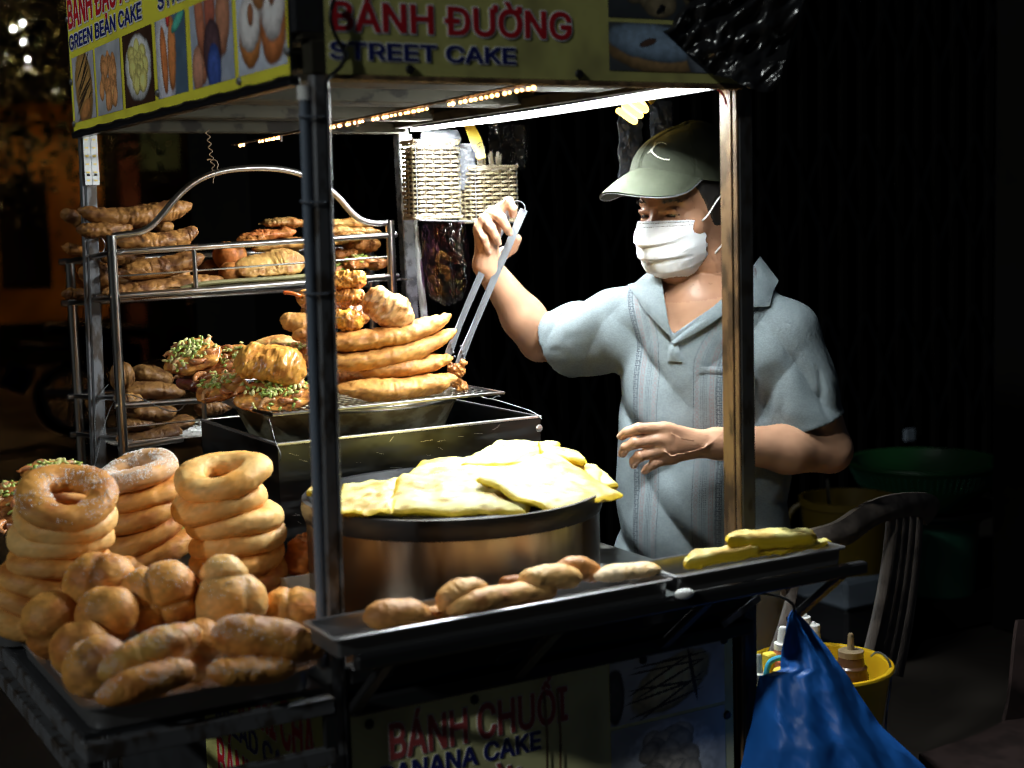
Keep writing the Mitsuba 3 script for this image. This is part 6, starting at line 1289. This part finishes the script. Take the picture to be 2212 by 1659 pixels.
# mask
mat('mask_cloth', (.80, .82, .85), .75); mat('mask_loop', (.82, .82, .82), .7)
rows_ = [(-.008, .096, .066, .040), (-.028, .112, .068, .037), (-.046, .1175, .068, .034), (-.066, .1150, .067, .031), (-.086, .1095, .063, .027), (-.103, .099, .056, .023), (-.115, .080, .048, .020), (-.120, .060, .042, .019)]
ZR = np.array([r[0] for r in rows_]); from_ = lambda k, z: np.interp(-z, -ZR, [r[k] for r in rows_])
ms, mt_ = np.meshgrid(np.linspace(-1, 1, 61), np.linspace(0, 1, 60), indexing='ij')
zc = -.008-.112*mt_; side = np.abs(ms)**2.2; z = zc*(1-side)+side*(-.016-.082*mt_)-.010*side*0
yf, hw, ye = from_(1, zc), from_(2, zc), from_(3, zc)
wq = mt_+(.56-mt_)*side*.75; saw = np.mod(wq*4.2+.35, 1); pl_ = .0030*(np.where(saw < .82, saw/.82, (1-saw)/.18)-.5)*np.clip((wq-.14)/.1, 0, 1)*np.clip((.93-wq)/.1, 0, 1)+.0022*np.sin(mt_*30+ms*7)*side*.6+.0015*(nfbm(np.stack([ms*3, mt_*4, 0*ms], -1), 3, 2)-.5)*2
sg_ = np.sign(ms)*np.abs(ms)**.92; X = hw*np.sin(sg_*np.pi/2); Y = ye+(yf-ye)*np.cos(sg_*np.pi/2)**.85+pl_*1.6
Y = Y+.006*np.exp(-(ms/.13)**2)*np.exp(-((mt_-.28)/.25)**2)+.002*np.exp(-(ms/.30)**2)*np.sin(mt_*np.pi)*.5
mk = grid_mesh(HC+(np.stack([X, Y+.001, z], -1)*SC)@RH.T)
if vnormals(mk).mean(0)@hf < 0: mk.invert()
mask = put('face_mask', solidify(mk, .0012), 'mask_cloth', man, label='white pleated surgical face mask')
def mp(s, t):
    i, j = int(round((s+1)*30)), int(round(t*59)); return mk.vertices.reshape(61, 60, 3)[i, j]
for s in (-1, 1):
    put('ear_loop', tube(smooth_path([mp(s, .04), mp(s, .04)*.7+H(s*.084, .004, .026)*.3+hl*s*.007, mp(s, .04)*.3+H(s*.084, .004, .026)*.7+hl*s*.006, H(s*.087, -.012, .026), H(s*.083, -.028, .006)], 20), .0017, 6), 'mask_loop', mask)
    put('ear_loop', tube(smooth_path([mp(s, .96), mp(s, .96)*.6+H(s*.082, -.010, -.045)*.4+hl*s*.007, H(s*.085, -.020, -.038), H(s*.083, -.028, -.015)], 20), .0017, 6), 'mask_loop', mask)
for t in (.035, .085): put('weld_line', tube(np.array([mp(s, t)+RH@np.array([0, .0006, 0]) for s in np.linspace(-.95, .95, 40)]), .0004, 4), 'cap_lining', mask)
# shirt
def shirt_uv(P):
    q = np.asarray(P)-CH; return np.stack([q@tl, q[:, 2]], 1)
SB, SB2, INK, REDI = np.array([.178, .214, .232]), np.array([.150, .182, .199]), np.array([.045, .055, .075]), np.array([.20, .085, .085])
def shirt_col(p, n, uv):
    a, z = uv.x, uv.y; h = fb(p.x*420, p.y*420, p.z*420, 2); base = mikit.mix(C3(SB), C3(SB2), ss(.35, .65, h))
    def line(w, c, r=.0007): return 1-ss(r*.6, r*1.5, dr.abs(w-c))
    dash = lambda f: ss(.35, .5, dr.abs(z*f-dr.floor(z*f)-.5)*2)
    def band(base, w):
        k = dr.maximum(dr.maximum(line(w, -.024), line(w, .022)), dr.maximum(line(w, -.004)*.9, line(w, -.0085)*dash(220)))
        k = dr.maximum(k, dr.maximum(line(w, -.0005)*dash(220), line(w, .003)*dash(220)))
        zz = z*110; cell = zz-dr.floor(zz); ww = w-.0285
        key = dr.select((dr.abs(ww) < .0055), dr.maximum(dr.maximum(line(ww, -.0045), line(ww, .0045)), dr.select((cell < .22) | ((cell > .42) & (cell < .62) & (ww > -.001)) | ((dr.abs(ww-.001) < .0009) & (cell > .42)), 1.0, 0.0)), 0.0)
        k = dr.maximum(k, key); base = mikit.mix(base, C3(INK), .82*k)
        r = dr.maximum(dr.maximum(line(w, .010), line(w, .0165)), dr.maximum(line(w, .013)*dash(120), dr.select(dr.abs(w+.0165) < .0045, dr.select((dr.abs((cell-.5)*.0085-(w+.0165)) < .0009) | (dr.abs((cell-.5)*.0085+(w+.0165)) < .0009), .8, 0.0), 0.0)))
        return mikit.mix(base, C3(REDI), .6*r)
    c1 = .052+.085*ss(.02, .20, z)-.012*ss(-.5, -.1, -z)
    base = band(base, a-c1); base = band(base, -(a+.085+.03*ss(.05, .2, z)))
    return base
mat('polo_cloth', mikit.proc(shirt_col), .8, sheen=.25, spec=.25); mat('polo_plain', proc2(SB, SB2, lambda p, n, uv: ss(.35, .65, fb(p.x*420, p.y*420, p.z*420, 2))), .8, sheen=.25, spec=.25)
sm = nets_from(*nets_sparse(shirt_sdf, (.62, .10, HI[2]-.12), (1.46, .92, 1.50), .0037))
sh = put('polo_shirt', sm, 'polo_cloth', man, smooth=True, uv=shirt_uv(sm.vertices), label='grey blue short sleeved polo shirt with dark woven bands')
def drape(u, v, off):
    """points on the shirt under image positions, pushed off along the outward gradient"""
    sh_ = u.shape; u, v = u.reshape(-1), v.reshape(-1); d = np.full(len(u), 2.62*KP); r = VF+((u-1106)/FOC)[:, None]*VR-((v-829.5)/FOC)[:, None]*VU
    for _ in range(40): s = shirt_solid((CAM+r*d[:, None]).astype(np.float32)); d = d+np.clip(s, -.02, .05)*.8
    s = shirt_solid((CAM+r*d[:, None]).astype(np.float32)); ok = np.abs(s) < .006; d[~ok] = np.minimum(d[~ok], np.percentile(d[ok], 90) if ok.any() else 2.8*KP)
    P = CAM+r*d[:, None]; g = np.stack([shirt_solid((P+e).astype(np.float32))-shirt_solid((P-e).astype(np.float32)) for e in np.eye(3)*.004], 1); g /= np.maximum(np.linalg.norm(g, axis=1, keepdims=True), 1e-6)
    return (P+g*np.asarray(off).reshape(-1, 1)).reshape(*sh_, 3)
def flap(corners, off0, off1, name, m='polo_plain', th=.003, n=26, bend=None):
    c = np.array(corners, float); a, b = np.meshgrid(np.linspace(0, 1, n), np.linspace(0, 1, n), indexing='ij')
    q = c[0]*((1-a)*(1-b))[..., None]+c[1]*(a*(1-b))[..., None]+c[2]*(a*b)[..., None]+c[3]*((1-a)*b)[..., None]
    if bend is not None: q = q+np.array(bend)*(np.sin(a*np.pi)*b)[..., None]
    P = drape(q[..., 0], q[..., 1], off0+(off1-off0)*b+.004*np.sin(a*np.pi)*np.sin(b*np.pi)); g = grid_mesh(P)
    if vnormals(g).mean(0)@VF > 0: g.invert()
    return put(name, solidify(g, th), m, sh, smooth=45) if m != 'polo_cloth' else put(name, g, m, sh, smooth=True, uv=shirt_uv(g.vertices))
flap([(1432, 600), (1453, 728), (1394, 668), (1358, 620)], .010, .006, 'collar_flap', bend=(4, 2))
flap([(1598, 604), (1605, 668), (1662, 664), (1668, 616)], .014, .007, 'collar_flap')
ca, cb_ = np.meshgrid(np.linspace(0, 1, 20), np.linspace(0, 1, 20), indexing='ij'); cq = [at(1600, 612, 2.80), at(1642, 553, 2.875), at(1682, 606, 2.822), at(1660, 650, 2.772)]
cp3 = sum(w[..., None]*c for w, c in zip(((1-ca)*(1-cb_), ca*(1-cb_), ca*cb_, (1-ca)*cb_), cq))-VF*(.012*np.sin(ca*np.pi)*np.sin(cb_*np.pi))[..., None]
cg = grid_mesh(cp3)
if vnormals(cg).mean(0)@VF > 0: cg.invert()
put('collar_fold', solidify(cg, .004), 'polo_plain', sh, smooth=45)
flap([(1453, 740), (1568, 640), (1568, 676), (1462, 742)], .008, .011, 'lapel', bend=(-2, 6))
flap([(1446, 745), (1466, 742), (1474, 782), (1444, 780)], .004, .004, 'placket')
flap([(1512, 792), (1632, 806), (1622, 965), (1490, 955)], .0035, .0035, 'pocket', 'polo_cloth')
flap([(1511, 789), (1633, 803), (1632, 817), (1509, 806)], .0055, .0055, 'pocket_hem', 'polo_cloth')
# trousers
def trouser_sdf(p):
    global KS
    KS = KP
    f = None
    for s in (-1, 1):
        hp = HI+tl*s*.085; g = chain(p, [hp, hp+np.array([0, 0, .5-hp[2]]), hp+np.array([0, 0, .13-hp[2]])], [.105, .082, .075], .03); f = g if f is None else smin(f, g, .05)
    f = smin(f, s_ell(p, HI, (.158, .11, .10), RT), .04); f = np.maximum(f, p[:, 2]-(HI[2]+.04)); f = np.maximum(f, .07-p[:, 2]); q = np.asarray(p, float)
    return f+(.008*(nfbm(q*np.array([16, 16, 7]), 3, 3)-.5)).astype(np.float32)
mat('trouser_cloth', (.12, .115, .105), .85)
tm = nets(trouser_sdf, (.70, .10, .05), (1.40, .84, HI[2]+.08), .009); put('trousers', tm, 'trouser_cloth', man, smooth=True)
# tongs
tg = thing('tongs', 'long shiny steel tongs held in the raised hand, tips at the banana fritters', 'tongs')
def tarm(px, w, name):
    P = smooth_path([at(*q) for q in px], 50); P_ = tube(P, w, 14, rh=.0016, up0=VF)
    put(name, P_, 'tong_steel', tg, smooth=50)
mat('tong_steel', (.27, .285, .31), .24, metal=.6)
tp = np.linspace(0, 1, 50); wprof = np.interp(tp, [0, .05, .8, .95, 1], [.0085, .0085, .0068, .0085, .0070])
tarm([(1098, 456, 2.974), (1060, 545, 2.972), (1012, 655, 2.968), (966, 772, 2.96)], wprof, 'arm')
tarm([(1132, 452, 2.976), (1092, 545, 2.974), (1046, 652, 2.97), (990, 786, 2.962)], wprof, 'arm')
put('hinge_loop', tube(smooth_path([at(1098, 458, 2.975), at(1104, 443, 2.975), at(1117, 435, 2.975), at(1130, 440, 2.975), at(1133, 455, 2.975)], 30), .0016, 10, rh=.0085, up0=VF), 'tong_steel', tg, smooth=50)
for px in ((966, 772, 2.957), (990, 786, 2.959)):
    for k in range(5): put('tip_tooth', xf(trimesh.creation.icosphere(1, .0026), t=at(px[0]+11-k*2.6+5, px[1]-8-k*9+6, px[2])), 'tong_steel', tg)
